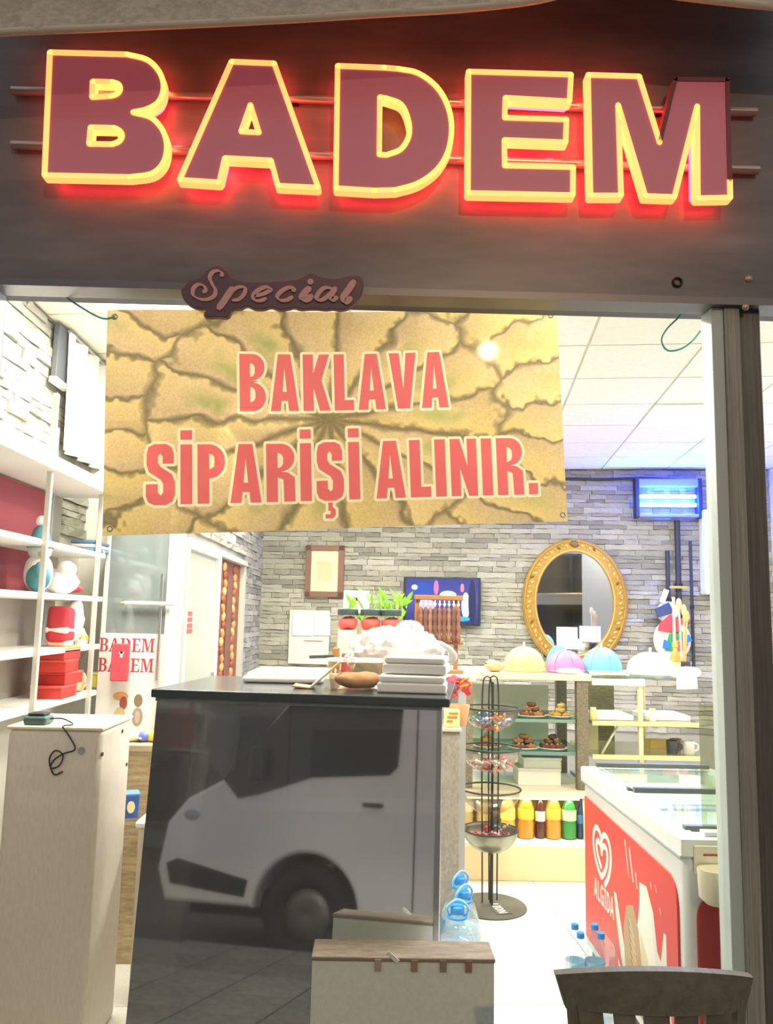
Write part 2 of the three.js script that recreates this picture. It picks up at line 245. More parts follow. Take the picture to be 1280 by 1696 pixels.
const letters = {
  B: { o: L2([[164, 171], ...curveThrough([[420, 178], [490, 198], [530, 242], [541, 290], [525, 335], [485, 360], [440, 370]], 5), ...curveThrough([[441, 371], [500, 388], [538, 430], [552, 482], [540, 538], [505, 572], [430, 585]], 5), [146, 579]]), h: [L2([[306, 268], ...curveThrough([[372, 270], [392, 278], [397, 292], [388, 308], [368, 316]], 4), [304, 320]]), L2([[299, 420], ...curveThrough([[378, 422], [398, 434], [403, 449], [394, 466], [372, 476]], 4), [294, 475]])] },
  A: { o: L2([[766, 202], [908, 208], [1054, 620], [920, 614], [897, 530], [744, 522], [726, 603], [594, 594]]), h: [L2([[829, 346], [857, 437], [798, 434]])] },
  D: { o: [[559, 108], [636, 111], ...curveThrough([[660, 113], [692, 120], [724, 144], [742, 176], [748, 210], [742, 250], [724, 280], [692, 303], [655, 314]], 5), [620, 315], [556, 311]], h: [[[629, 160], ...curveThrough([[640, 162], [664, 172], [676, 198], [677, 224], [664, 246], [640, 256]], 4), [628, 255]]] },
  E: { o: R2([[272, 235], [612, 245], [607, 334], [394, 322], [392, 388], [597, 394], [594, 470], [391, 462], [392, 547], [619, 552], [618, 645], [270, 638]]), h: [] },
  M: { o: R2([[668, 246], [838, 251], [906, 470], [958, 260], [1130, 262], [1140, 653], [1032, 655], [1030, 350], [955, 651], [858, 648], [768, 346], [778, 646], [676, 646]]), h: [] },
};
const faceMat = PM(rgb(0.4, 0.14, 0.17), 0.3, { emissive: rgb(1, 0.2, 0.26), emissiveIntensity: 0.17, clearcoat: 0.3 });
const glowRim = M(0xffd9a0, 0.5, { emissive: rgb(1, 0.4, 0.1), emissiveIntensity: 1.5 });
const dullRim = M(rgb(0.22, 0.05, 0.06), 0.5);
const backTube = M(0xff5040, 0.5, { emissive: rgb(1, 0.022, 0.045), emissiveIntensity: 17 });
for (const [ch, { o, h }] of Object.entries(letters)) {
  const W = wpt(LZ), oo = o.map(W), hh = h.map((a) => a.map(W));
  const c = oo.reduce((s, p) => [s[0] + p[0] / oo.length, s[1] + p[1] / oo.length], [0, 0]);
  const loc = (a) => a.map(([x, y]) => [x - c[0], y - c[1]]);
  const G = thing('channel_letter', `glowing red ${ch} of the shop sign with an orange lit outline`, 'sign letter', V(c[0], c[1], 0), 'letters of the lit sign');
  const s = shapeOf(loc(oo)); for (const a of hh) s.holes.push(new THREE.Path(loc(a).map(([x, y]) => new THREE.Vector2(x, y))));
  mesh('face', extr(s, 0.03).translate(0, 0, LZ - 0.035), faceMat, G);
  let all = segs(loc(oo)), dull = [];
  if (ch === 'M') { dull = all.slice(2, 5); all = [...all.slice(0, 2), ...all.slice(5)]; const [a, b] = dull[2], m = [a[0] + (b[0] - a[0]) * 0.85, a[1] + (b[1] - a[1]) * 0.85]; dull[2] = [a, m]; all.push([m, b]); }
  for (const a of hh) all.push(...segs(loc(a)));
  mesh('lit_outline', strokes(all, 0.017, 0.034, LZ - 0.018), glowRim, G).userData.label = 'orange glowing outline';
  if (dull.length) mesh('unlit_outline', strokes(dull, 0.014, 0.034, LZ - 0.018), dullRim, G).userData.label = 'outline section that is not lit';
  mesh('neon_tube', strokes([...segs(loc(oo)).filter((_, i) => !(ch === 'M' && i >= 2 && i < 5))].map(([a, b]) => [[a[0] * 0.96, a[1] * 0.95 + 0.004], [b[0] * 0.96, b[1] * 0.95 + 0.004]]), 0.01, 0.008, LZ - 0.0455, false), backTube, G);
  for (const k of [-0.12, 0.12]) { const q = new THREE.PointLight(rgb(1, 0.08, 0.09), 0.012, 0, 2); q.position.set(k * 0.6, -0.05, LZ - 0.06); G.add(q); }
}
for (const [a, b, w] of [[[20, 150], [1252, 186], 'upper'], [[20, 240], [1256, 282], 'lower']]) {
  const p = atZ(a[0], a[1], 0.054), q = atZ(b[0], b[1], 0.054), m = p.clone().add(q).multiplyScalar(0.5);
  const t = thing('sign_rail', `${w} shiny metal tube rail behind the glowing letters`, 'rail', m, 'sign rails');
  mesh('tube', bar(p.sub(m), q.sub(m), 0.014, 16), M(0xc9b4b0, 0.28, { metalness: 0.75 }), t);
  for (const k of [-0.9, -0.3, 0.3, 0.9]) mesh('bracket', box(0.02, 0.03, 0.02, k, 0, -0.01).translate(0, (q.y - p.y) / (q.x - p.x) * k, 0), darkMetal, t);
}
{ // script plaque
  const Z = 0.075, z2 = ([x, y]) => wpt(Z)([280 + x / 3.765, 430 + y / 3.765]);
  const out = [[75, 175], [75, 205], [95, 245], [130, 275], [180, 290], [230, 293], [215, 340], [290, 343], [360, 343], [390, 293], [440, 290], [480, 272], [530, 292], [590, 292], [630, 280], [680, 296], [740, 290], [775, 282], [820, 294], [870, 290], [920, 290], [980, 295], [1020, 290], [1060, 298], [1110, 290], [1150, 260], [1185, 220], [1205, 160], [1200, 105], [1150, 88], [1060, 110], [940, 100], [880, 75], [820, 110], [640, 130], [470, 130], [390, 110], [345, 55], [290, 30], [230, 60], [190, 105], [120, 125]].map(z2);
  const c = z2([640, 200]), loc = (a) => a.map(([x, y]) => [x - c[0], y - c[1]]);
  const G = thing('script_plaque', 'dark cloud-shaped plaque reading Special in pink script under the sign board', 'sign', V(c[0], c[1], 0));
  mesh('backing', extr(shapeOf(loc(curveThrough(out, 3))), 0.02, 0.002).translate(0, 0, Z - 0.035), PM(rgb(0.13, 0.07, 0.1), 0.45), G);
  const S = [
    [[322, 100], [326, 78], [305, 62], [272, 68], [250, 100], [262, 140], [285, 180], [280, 215], [240, 240], [185, 238], [146, 212], [148, 172], [178, 148], [212, 156], [224, 182], [206, 198]],
    [[400, 165], [370, 205], [340, 250], [300, 305]], [[385, 190], [430, 165], [470, 168], [466, 205], [432, 240], [388, 248]],
    [[530, 222], [590, 205], [632, 178], [608, 164], [560, 180], [524, 215], [526, 242], [562, 250], [606, 234]],
    [[772, 196], [776, 172], [745, 168], [700, 190], [672, 225], [690, 246], [730, 246], [772, 224]],
    [[880, 165], [845, 200], [825, 236], [850, 246], [895, 215]],
    [[1020, 176], [970, 170], [930, 205], [918, 240], [950, 246], [1000, 212], [1040, 165]], [[1040, 165], [1012, 215], [1012, 244], [1052, 228]],
    [[1156, 122], [1120, 180], [1084, 235], [1096, 258], [1140, 230]],
  ];
  const ink = M(0xdba6a2, 0.6, { side: THREE.DoubleSide }), wd = [5.2, 8, 5, 5.6, 5.6, 8, 5.6, 7, 8];
  const px = Math.abs(z2([3.765, 0])[0] - z2([0, 0])[0]), parts = S.map((s, i) => ribbon(loc(curveThrough(s.map(z2), 6)), wd[i] * 1.2 * px, 0.005, Z - 0.008 + i * 0.0003));
  const d = z2([880, 130]); parts.push(cyl(5.2 * px, 5.2 * px, 0.006, 0, 0, 0, 16).rotateX(Math.PI / 2).translate(d[0] - c[0], d[1] - c[1], Z - 0.011));
  mesh('lettering', merge(parts), ink, G).userData.label = 'pink script lettering reading Special';
}

// ------------------------------------------------------------------ baklava banner behind the glass
{
  const tex = canvasTex(1536, 744, (g, w, h) => {
    const im = g.createImageData(w, h), d = im.data, cx = 0.47 * w, cy = 0.5 * h;
    for (let j = 0; j < h; j++) for (let i = 0; i < w; i++) {
      const x = (i - cx) / w * 2, y = (j - cy) / h * 1.32, n1 = noise2(i / 60, j / 60, 5), n2 = noise2(i / 17, j / 17, 6), n3 = noise2(i / 5, j / 5, 7), n4 = noise2(i / 3, j / 3, 8);
      const r = Math.hypot(x, y) + (n1 - 0.5) * 0.07 + (n2 - 0.5) * 0.012, a = Math.atan2(y, x) + (n1 - 0.5) * 0.1 + (n2 - 0.5) * 0.03;
      const ring = r < 0.78 ? 0 : 1, n = ring ? 26 : 15, f = (a / (2 * Math.PI) + 0.5 + (ring ? 0.013 : 0)) * n, s = Math.floor(f), u = f - s, arc = Math.min(u, 1 - u) * 2 * Math.PI / n * r;
      const lw = (ring ? 0.022 : 0.028) * (0.35 + 1.1 * n2) , gap = Math.min(Math.max(0, arc - 0.004) / lw, Math.abs(r - 0.78) / (0.035 * (0.4 + n2)), r / 0.06, 1.6);
      const dark = Math.max(0, 1 - gap), tone = noise2(s * 3.1, ring * 7, 4);
      let R = 216 + 14 * tone - 24 * n1 * (1 - u), G = 190 + 12 * tone - 22 * n1 * (1 - u), B = 132 + 24 * tone - 14 * n1;
      R *= 0.93; G *= 0.92; B *= 0.88; R += (n3 - 0.5) * 16 + (u - 0.5) * 14; G += (n3 - 0.5) * 16 + (u - 0.5) * 14; B += (n3 - 0.5) * 12;
      const gm = Math.hypot((u - 0.5) * 1.5, (r - (ring ? 1.06 : 0.52)) * 3.4), gr = (ring ? 0.45 : 0.9) * Math.max(0, 1 - gm * 2.1) * (0.5 + n2) * (noise2(s * 5.7, 3, 12) > 0.42 ? 1 : 0);
      R += (158 - R) * Math.min(1, gr); G += (160 - G) * Math.min(1, gr); B += (92 - B) * Math.min(1, gr);
      const q = Math.min(1, dark * (0.72 + 0.22 * n4)); R += (112 - R) * q; G += (100 - G) * q; B += (70 - B) * q;
      d.set([R, G, B, 255], 4 * (j * w + i));
    }
    g.putImageData(im, 0, 0);
    // heavy condensed capitals: outlines in a 100-high box (y up), each [width, [loops]]
    const arcR = (x0, y0, x1, y1) => { const p = []; const r = Math.min((x1 - x0), (y1 - y0) / 2), n = 6; for (let i = 0; i <= n; i++) { const a = i / n * Math.PI / 2; p.push([x1 - r + r * Math.sin(a), y1 - r + r * Math.cos(a)]); } for (let i = 0; i <= n; i++) { const a = i / n * Math.PI / 2; p.push([x1 - r + r * Math.cos(a), y0 + r - r * Math.sin(a)]); } return p; };
    const GL = {
      A: [54, [[[0, 0], [15, 100], [39, 100], [54, 0], [35, 0], [33, 18], [21, 18], [19, 0]], [[23, 34], [31, 34], [27, 76]]]],
      B: [50, [[[0, 0], [0, 100], [26, 100], ...arcR(20, 54, 48, 100), [36, 52], ...arcR(20, 0, 50, 50), [26, 0]], [[20, 16], [20, 42], ...arcR(20, 16, 30, 42)], [[20, 60], [20, 84], ...arcR(20, 60, 29, 84)]]],
      K: [52, [[[0, 0], [0, 100], [20, 100], [20, 66], [32, 100], [52, 100], [36, 54], [53, 0], [32, 0], [21, 38], [20, 38], [20, 0]]]],
      L: [38, [[[0, 0], [0, 100], [20, 100], [20, 18], [38, 18], [38, 0]]]],
      V: [54, [[[0, 100], [15, 0], [39, 0], [54, 100], [34, 100], [27, 34], [20, 100]]]],
      I: [20, [[[0, 0], [0, 100], [20, 100], [20, 0]]]],
      N: [50, [[[0, 0], [0, 100], [18, 100], [32, 52], [32, 100], [50, 100], [50, 0], [33, 0], [18, 48], [18, 0]]]],
      P: [47, [[[0, 0], [0, 100], [26, 100], ...arcR(20, 42, 47, 100), [26, 42], [20, 42], [20, 0]], [[20, 58], [20, 84], ...arcR(20, 58, 29, 84)]]],
      R: [51, [[[0, 0], [0, 100], [26, 100], ...arcR(20, 52, 50, 100), [38, 50], [50, 42], [51, 0], [31, 0], [30, 38], [20, 42], [20, 0]], [[20, 58], [20, 84], ...arcR(20, 58, 30, 84)]]],
      S: [49, [[[0, 14], [4, 4], [14, -1], [34, -1], [45, 5], [49, 16], [49, 36], [44, 50], [24, 63], [20, 70], [20, 80], [24, 85], [28, 80], [28, 68], [47, 68], [47, 84], [43, 96], [34, 101], [14, 101], [4, 96], [1, 84], [1, 66], [5, 54], [25, 41], [29, 34], [29, 20], [25, 15], [20, 20], [20, 34], [0, 34]]]],
      '.': [18, [[[0, 0], [0, 20], [18, 20], [18, 0]]]],
    };
    const dot = [[0, 108], [0, 124], [20, 124], [20, 108]], tail = [[20, -4], [28, -4], [28, -12], [33, -16], [33, -26], [28, -31], [15, -31], [15, -24], [24, -24], [24, -18], [20, -18]];
    const word = (str, x0, x1, yb, cap) => { const k = [...str].map((c) => (c === 'İ' ? { b: 'I', d: 1 } : c === 'Ş' ? { b: 'S', t: 1 } : { b: c })), gap = 9, tot = k.reduce((a, q) => a + GL[q.b][0] + gap, -gap), sx = (x1 - x0) / tot, sy = cap / 100, out = []; let x = x0; for (const q of k) { const p = new Path2D(), loops = [...GL[q.b][1], ...(q.d ? [dot] : []), ...(q.t ? [tail] : [])]; for (const lp of loops) { lp.forEach(([u, v], i) => (i ? p.lineTo(x + u * sx, yb - v * sy) : p.moveTo(x + u * sx, yb - v * sy))); p.closePath(); } out.push(p); x += (GL[q.b][0] + gap) * sx; } return out; };
    const T = [...word('BAKLAVA', 0.279 * w, 0.738 * w, 0.462 * h, 0.262 * h), ...word('SİPARİŞİ', 0.085 * w, 0.535 * w, 0.872 * h, 0.262 * h), ...word('ALINIR.', 0.57 * w, 0.935 * w, 0.872 * h, 0.262 * h)];
    g.lineJoin = 'round'; g.strokeStyle = '#ded2a8'; g.lineWidth = 18; for (const p of T) g.stroke(p); g.fillStyle = '#cf625f'; for (const p of T) g.fill(p, 'evenodd');
  });
  const c = [atZ(178, 513, -0.06), atZ(921, 511, -0.22), atZ(941, 863, -0.24), atZ(171, 888, -0.06)], N = 40, K = 18, pos = [], uv = [], idx = [];
  const mid = c[0].clone().add(c[2]).multiplyScalar(0.5);
  for (let k = 0; k <= K; k++) for (let i = 0; i <= N; i++) { const u = i / N, v = k / K, p = c[0].clone().lerp(c[1], u).lerp(c[3].clone().lerp(c[2], u), v); p.y -= 0.008 * Math.sin(Math.PI * u) * (1 - v); p.z += 0.008 * Math.sin(u * 9 + v * 2); p.sub(mid); pos.push(p.x, p.y, p.z); uv.push(u, 1 - v); }
  for (let k = 0; k < K; k++) for (let i = 0; i < N; i++) { const a = k * (N + 1) + i; idx.push(a, a + N + 1, a + 1, a + 1, a + N + 1, a + N + 2); }
  const g = new THREE.BufferGeometry(); g.setAttribute('position', new THREE.Float32BufferAttribute(pos, 3)); g.setAttribute('uv', new THREE.Float32BufferAttribute(uv, 2)); g.setIndex(idx); g.computeVertexNormals();
  const G = thing('hanging_banner', 'tan printed baklava banner with red lettering hung in the shop window', 'banner', mid);
  mesh('sheet', g, PM(0xffffff, 0.85, { map: tex, side: THREE.DoubleSide, transmission: 0.42, thickness: 0 }), G);
  for (const [px, py, z] of [[912, 523, -0.205], [932, 853, -0.225], [190, 525, -0.05], [182, 876, -0.05]]) { const p = atZ(px, py, z).sub(mid); mesh('eyelet', new THREE.TorusGeometry(0.008, 0.003, 8, 16).translate(p.x, p.y, p.z), chrome, G); }
  const cordMat = M(0x54b39a, 0.6), cord = (pts, label) => { const t = tag(mesh('cord', tube(pts, 0.0035, 24, 6), cordMat), label, 'cord', 'green cords'); return t; };
  cord([atZ(913, 522, -0.2), atZ(930, 512, -0.18), atZ(960, 494, -0.15), atZ(985, 480, -0.12)], 'green cord tying the upper banner corner by the ceiling tiles');
  cord([atZ(190, 525, -0.045), atZ(172, 528, -0.05), atZ(100, 487, -0.06), atZ(60, 462, -0.07)], 'green cord tying the upper banner corner by the stone shelves wall');
  cord([atZ(1136, 490, -0.1), atZ(1128, 520, -0.1), atZ(1104, 545, -0.1), atZ(1095, 563, -0.1), atZ(1104, 580, -0.1), atZ(1125, 579, -0.1), atZ(1145, 566, -0.1), atZ(1160, 548, -0.1)], 'loose green cord end dangling in a hook below the sign board');
}

// ------------------------------------------------------------------ black counter behind the window
const PZ = Dz(2.71), TILT = -5.9 * D2R;
const pTL = atZ(250, 1158, PZ), pTR0 = atZ(729, 1178, PZ);
const CT = (pTL.y + pTR0.y) / 2 + 0.012;                        // underside of the slab
const pN = V(Math.sin(RA) * Math.cos(TILT), -Math.sin(TILT), Math.cos(RA) * Math.cos(TILT)).normalize();
const PO = V((pTL.x + pTR0.x) / 2, CT, PZ);                     // centre of the panel's upper edge
{
  const G = thing('serving_counter', 'tall counter with a glossy black front and a dark stone top behind the window', 'counter', V(PO.x, 0, PO.z), null, RA);
  const W = pTR0.x - pTL.x, dep = 0.6, lean = Math.tan(TILT) * CT;
  const tilt = (g) => { const p = g.attributes.position; for (let i = 0; i < p.count; i++) p.setZ(i, p.getZ(i) + (p.getY(i) - CT) / CT * lean); g.computeVertexNormals(); return g; };
  const mir = PM(rgb(0.74, 0.755, 0.74), 0.03, { metalness: 0.92 });
  mesh('front_panel', tilt(boxB(-W / 2, W / 2 - 0.012, 0.02, CT, -0.012, 0)), mir, G).userData.label = 'black mirror-gloss front panel';
  mesh('edge_strip', tilt(rboxB(W / 2 - 0.012, W / 2 + 0.006, 0.02, CT, -0.02, 0.006, 0.003)), M(0xb7bcbc, 0.3, { metalness: 0.8 }), G);
  mesh('body', boxB(-W / 2 + 0.02, W / 2 - 0.02, 0, CT, -dep, -0.11), M(0xcfc8b8, 0.7), G);
  mesh('worktop', rboxB(-W / 2 - 0.012, W / 2 + 0.03, CT, CT + 0.028, -dep - 0.02, 0.028, 0.005), PM(0x3c4548, 0.22, { map: gFine }), G).userData.label = 'dark stone worktop slab';
  mesh('lower_lip', boxB(-W / 2, W / 2, CT - 0.012, CT, -0.01, 0.014), M(0x6f7878, 0.4), G);
}
const SLAB = CT + 0.028, slabZ = (px, d) => atZ(px, 1150, Dz(d));
{ // goods on the worktop
  const at = (px, d) => { const p = atZ(px, 1130, Dz(d)); p.y = SLAB; return p; };
  // clear food tub with browned pastry
  let G = thing('food_tub', 'clear plastic tub holding browned pastry beside the white foam boxes', 'tub', at(592, 2.86));
  mesh('tub', lathe([[0.0, 0], [0.085, 0], [0.1, 0.095], [0.104, 0.1], [0.1, 0.1], [0.082, 0.004], [0, 0.004]], 24).scale(1.1, 1, 0.8), pane(0xf4efe6, { specularIntensity: 0.5, roughness: 0.08 }), G);
  mesh('lid', lathe([[0, 0.11], [0.1, 0.108], [0.108, 0.1], [0.104, 0.098], [0, 0.104]], 24).scale(1.1, 1, 0.8), pane(0xffffff, { roughness: 0.25 }), G);
  mesh('filling', lump(blob(0.08, 0.03, 0.06, 0, 0.035, 0, 3), 0.006, 40), M(0xd0a27c, 0.8, { map: gSoft }), G);
  // foam boxes
  const foam = PM(0xf6f6f2, 0.75);
  for (const [px, d, y, w, tilt, l] of [[684, 2.84, 0, 0.235, 0.02, 'white foam box lying lowest on the black worktop'], [690, 2.86, 0.062, 0.22, -0.04, 'white foam box stacked on another foam box']]) {
    const p = at(px, d); p.y += y; const B = thing('foam_box', l, 'box', p, null, RA + tilt);
    mesh('base', rbox(w, 0.034, 0.17, 0.008, 0, 0.018, 0), foam, B); mesh('lid', rbox(w - 0.008, 0.024, 0.164, 0.01, 0, 0.048, 0), foam, B);
  }
  // white carrier bag
  const b = at(655, 3.08), bag = thing('carrier_bag', 'crumpled white plastic carrier bag heaped on the black counter', 'plastic bag', b);
  const crumple = (rx, ry, rz, y, sd) => { const g = mergeVertices((() => { const q = new THREE.IcosahedronGeometry(1, 16); q.deleteAttribute('uv'); q.deleteAttribute('normal'); return q; })(), 1e-5), p = g.attributes.position, q = V(0, 0, 0); for (let i = 0; i < p.count; i++) { q.fromBufferAttribute(p, i); const a = Math.atan2(q.z, q.x) * 3, rd = (f, o) => 1 - Math.abs(2 * noise2(a * f + o, q.y * 2.2 * f + o, sd) - 1); const s = 1 + 0.2 * (rd(1.1, 31) - 0.5) + 0.13 * (rd(2.3, 57) - 0.5) + 0.07 * (rd(5, 80) - 0.5); p.setXYZ(i, q.x * rx * s, Math.max(-ry, q.y * ry * s) + y, q.z * rz * s); } g.computeVertexNormals(); return g; };
  mesh('body', crumple(0.17, 0.105, 0.1, 0.105, 41), plasticBag, bag);
  mesh('knot', crumple(0.05, 0.035, 0.04, 0.205, 47).translate(0.05, 0, 0), plasticBag, bag);
  mesh('handle', new THREE.TorusGeometry(0.05, 0.016, 8, 24, 4.2).scale(0.6, 1.15, 0.35).rotateZ(-1.9).translate(0.155, 0.13, 0.04), plasticBag, bag);
  // brown paper wrap leaning
  const wrap = thing('paper_wrap', 'folded tan paper wrap leaning against the clear pastry tub', 'paper', at(522, 2.9));
  mesh('sheet', rbox(0.17, 0.008, 0.1, 0.003).rotateZ(0.72).translate(0.05, 0.06, 0), M(0xf3e7d4, 0.85), wrap); mesh('fold', rbox(0.06, 0.006, 0.1, 0.002).rotateZ(-0.1).translate(-0.045, 0.006, 0), M(0xe9a877, 0.85), wrap);
  // napkin cloth
  const nap = thing('folded_cloth', 'white folded cloth lying flat at the end of the worktop', 'cloth', at(470, 3.12));
  mesh('cloth', lump(rbox(0.3, 0.022, 0.13, 0.01, 0, 0.013, 0), 0.003, 30), M(0xfafaf6, 0.9), nap); mesh('top_fold', lump(rbox(0.2, 0.012, 0.1, 0.006, -0.01, 0.03, 0.0), 0.003, 35), M(0xfafaf6, 0.9), nap);
}

// ------------------------------------------------------------------ table with jars and display rack behind the counter
const TZ = 1.25;
{
  const p = atZ(600, 1130, Dz(4.53)); p.y = 0;
  const t = thing('side_table', 'pale table behind the black counter carrying jars and a hanging rack', 'table', p);
  mesh('table_top', rbox(1.2, 0.03, 0.5, 0.006, 0, TZ - 0.015, 0), M(0xc9c7ba, 0.5), t);
  for (const [x, z] of [[-0.53, 0.2], [0.53, 0.2], [-0.53, -0.2], [0.53, -0.2]]) mesh('leg', box(0.04, TZ - 0.03, 0.04, x, (TZ - 0.03) / 2, z), alu, t);
  const at = (px, d) => { const q = atZ(px, 1100, Dz(d)); q.y = TZ; return q; };
  // jars
  const jar = thing('sweet_jar', 'clear jar of red sweets with a dark lid, row behind the white bag', 'jar', at(574, 4.55), 'jars behind the white bag');
  mesh('glass', lathe([[0.0, 0], [0.052, 0], [0.056, 0.01], [0.056, 0.2], [0.048, 0.222], [0.048, 0.235]], 20), pane(0xfff6f2, { specularIntensity: 0.6 }), jar);
  mesh('sweets', lump(blob(0.047, 0.03, 0.047, 0, 0.195, 0, 3), 0.006, 60), M(0xd4605a, 0.6), jar).userData.label = 'red sweets at the top';
  mesh('filling', cyl(0.049, 0.049, 0.165, 0, 0.088, 0, 18), M(0xf0e6da, 0.8), jar);
  mesh('lid', lathe([[0, 0.262], [0.048, 0.26], [0.052, 0.254], [0.052, 0.232], [0.049, 0.232]], 20), M(0x3a4a4c, 0.5), jar);
  jar.scale.set(1.12, 1.32, 1.12);
  for (const px of [612, 646]) copyOf(jar, at(px, 4.55));
  // red box by jars
  const rb = thing('red_packet', 'small dark red packet beneath the jars beside a wooden board', 'packet', at(581, 4.41)); mesh('packet', rbox(0.1, 0.1, 0.04, 0.006, 0, 0.05, 0), M(0xc8455a, 0.6), rb); mesh('flap', rbox(0.1, 0.012, 0.042, 0.004, 0, 0.105, 0), M(0xe7c8a0, 0.7), rb);
  const bd = thing('wooden_board', 'wooden chopping block with a dark knife handle sticking out', 'block', at(556, 4.39));
  mesh('block', rbox(0.035, 0.13, 0.1, 0.006, 0, 0.065, 0), M(0xc98a42, 0.6, { map: gWood }), bd); mesh('knife_handle', rbox(0.13, 0.018, 0.022, 0.006).rotateZ(0.05).translate(-0.075, 0.085, 0.05), M(0x3b4244, 0.5), bd);
  // plant of bright green leaves behind the jars
  const pl = thing('green_plant', 'bright lime green leafy plant behind the row of jars', 'plant', at(622, 4.73)); pl.scale.set(1.05, 1.16, 0.5);
  mesh('pot', lathe([[0, 0], [0.05, 0], [0.065, 0.1], [0.06, 0.1], [0, 0.09]], 18), M(0xe9e7df, 0.6), pl);
  const leaf = extr(new THREE.Shape().moveTo(0, 0).quadraticCurveTo(0.022, 0.03, 0, 0.075).quadraticCurveTo(-0.022, 0.03, 0, 0), 0.001), lm = [0x9fdc4a, 0x8fd03c, 0xb3e65f].map((c) => PM(c, 0.7, { transmission: 0.25, thickness: 0 }));
  for (let i = 0; i < 90; i++) { const a = rr(0, 6.28), e = rr(0.1, 1.25), m = mesh('leaf', leaf, lm[i % 3], pl); const r = rr(0.04, 0.15); m.position.set(Math.cos(a) * r * 1.15, 0.2 + Math.sin(e) * 0.17 * (1 - r * 2.4) + rr(0, 0.04), Math.sin(a) * r * 0.6); m.rotation.set(rr(-0.9, 0.9), a, rr(-1.2, 1.2)); m.scale.setScalar(rr(0.7, 1.15)); }
  mesh('stems', merge([0, 1, 2, 3, 4].map((i) => bar(V(0, 0.09, 0), V((i - 2) * 0.05, 0.26, (i % 2) * 0.04 - 0.02), 0.003, 6))), M(0x6c8a3a, 0.8), pl);
  // small leaflet stand
  const wb = thing('bright_card', 'small white card with black mark standing above the jars', 'card', atZ(590, 1000, Dz(4.72)).setY(TZ)); mesh('card', rbox(0.15, 0.13, 0.006, 0.002, 0, 0.385, 0), paper, wb); mesh('stick', bar(V(0, 0, 0), V(0, 0.33, 0), 0.004), alu, wb); mesh('mark', box(0.012, 0.02, 0.002, 0, 0.4, 0.004), black, wb);
  // rack with hanging churchkhela
  const r0 = at(725, 4.53), rk = thing('hanging_rack', 'wooden rack with a row of brown nut sausages hanging on strings', 'rack', r0);
  const wood = M(0xc78d52, 0.6, { map: gWood }), sc = 4.2 / FPX;
  const hy = atZ(725, 990, Dz(4.53)).y - TZ;
  mesh('crossbar', rbox(0.27, 0.026, 0.03, 0.004, 0, hy, 0), wood, rk); mesh('lower_bar', rbox(0.24, 0.018, 0.03, 0.004, 0.02, hy - 0.25, 0), wood, rk);
  mesh('upright', rbox(0.024, hy, 0.024, 0.004, 0.1, hy / 2, -0.02), wood, rk); mesh('upright', rbox(0.024, hy, 0.024, 0.004, -0.12, hy / 2, -0.02), wood, rk); mesh('foot', rbox(0.27, 0.02, 0.14, 0.004, 0, 0.01, 0), wood, rk);
  const tones = [0x9a6a52, 0x8a5a48, 0xa87c5e, 0x7e5446].map((c) => M(c, 0.65, { map: gFine }));
  const saus = [0, 1].map(() => { const pts = []; for (let i = 0; i <= 12; i++) pts.push([i === 0 || i === 12 ? 0.002 : 0.0125 + 0.0035 * Math.sin(i * 1.9 + rnd()), -0.2 * i / 12]); return lathe(pts, 10); });
  for (let i = 0; i < 9; i++) { const s = thing('nut_sausage', 'brown nut sausage hanging on a white string from the wooden rack', 'sausage', r0.clone().add(V(-0.1 + i * 0.026, hy - 0.05, 0.028 + (i % 2) * 0.004)), 'nut sausages on the rack'); mesh('body', saus[i % 2], tones[i % 4], s); mesh('string', merge([bar(V(0, 0, 0), V(0, 0.034, 0), 0.004, 6), blob(0.009, 0.008, 0.006, 0, 0.012, 0.004, 1)]), white, s); }
}
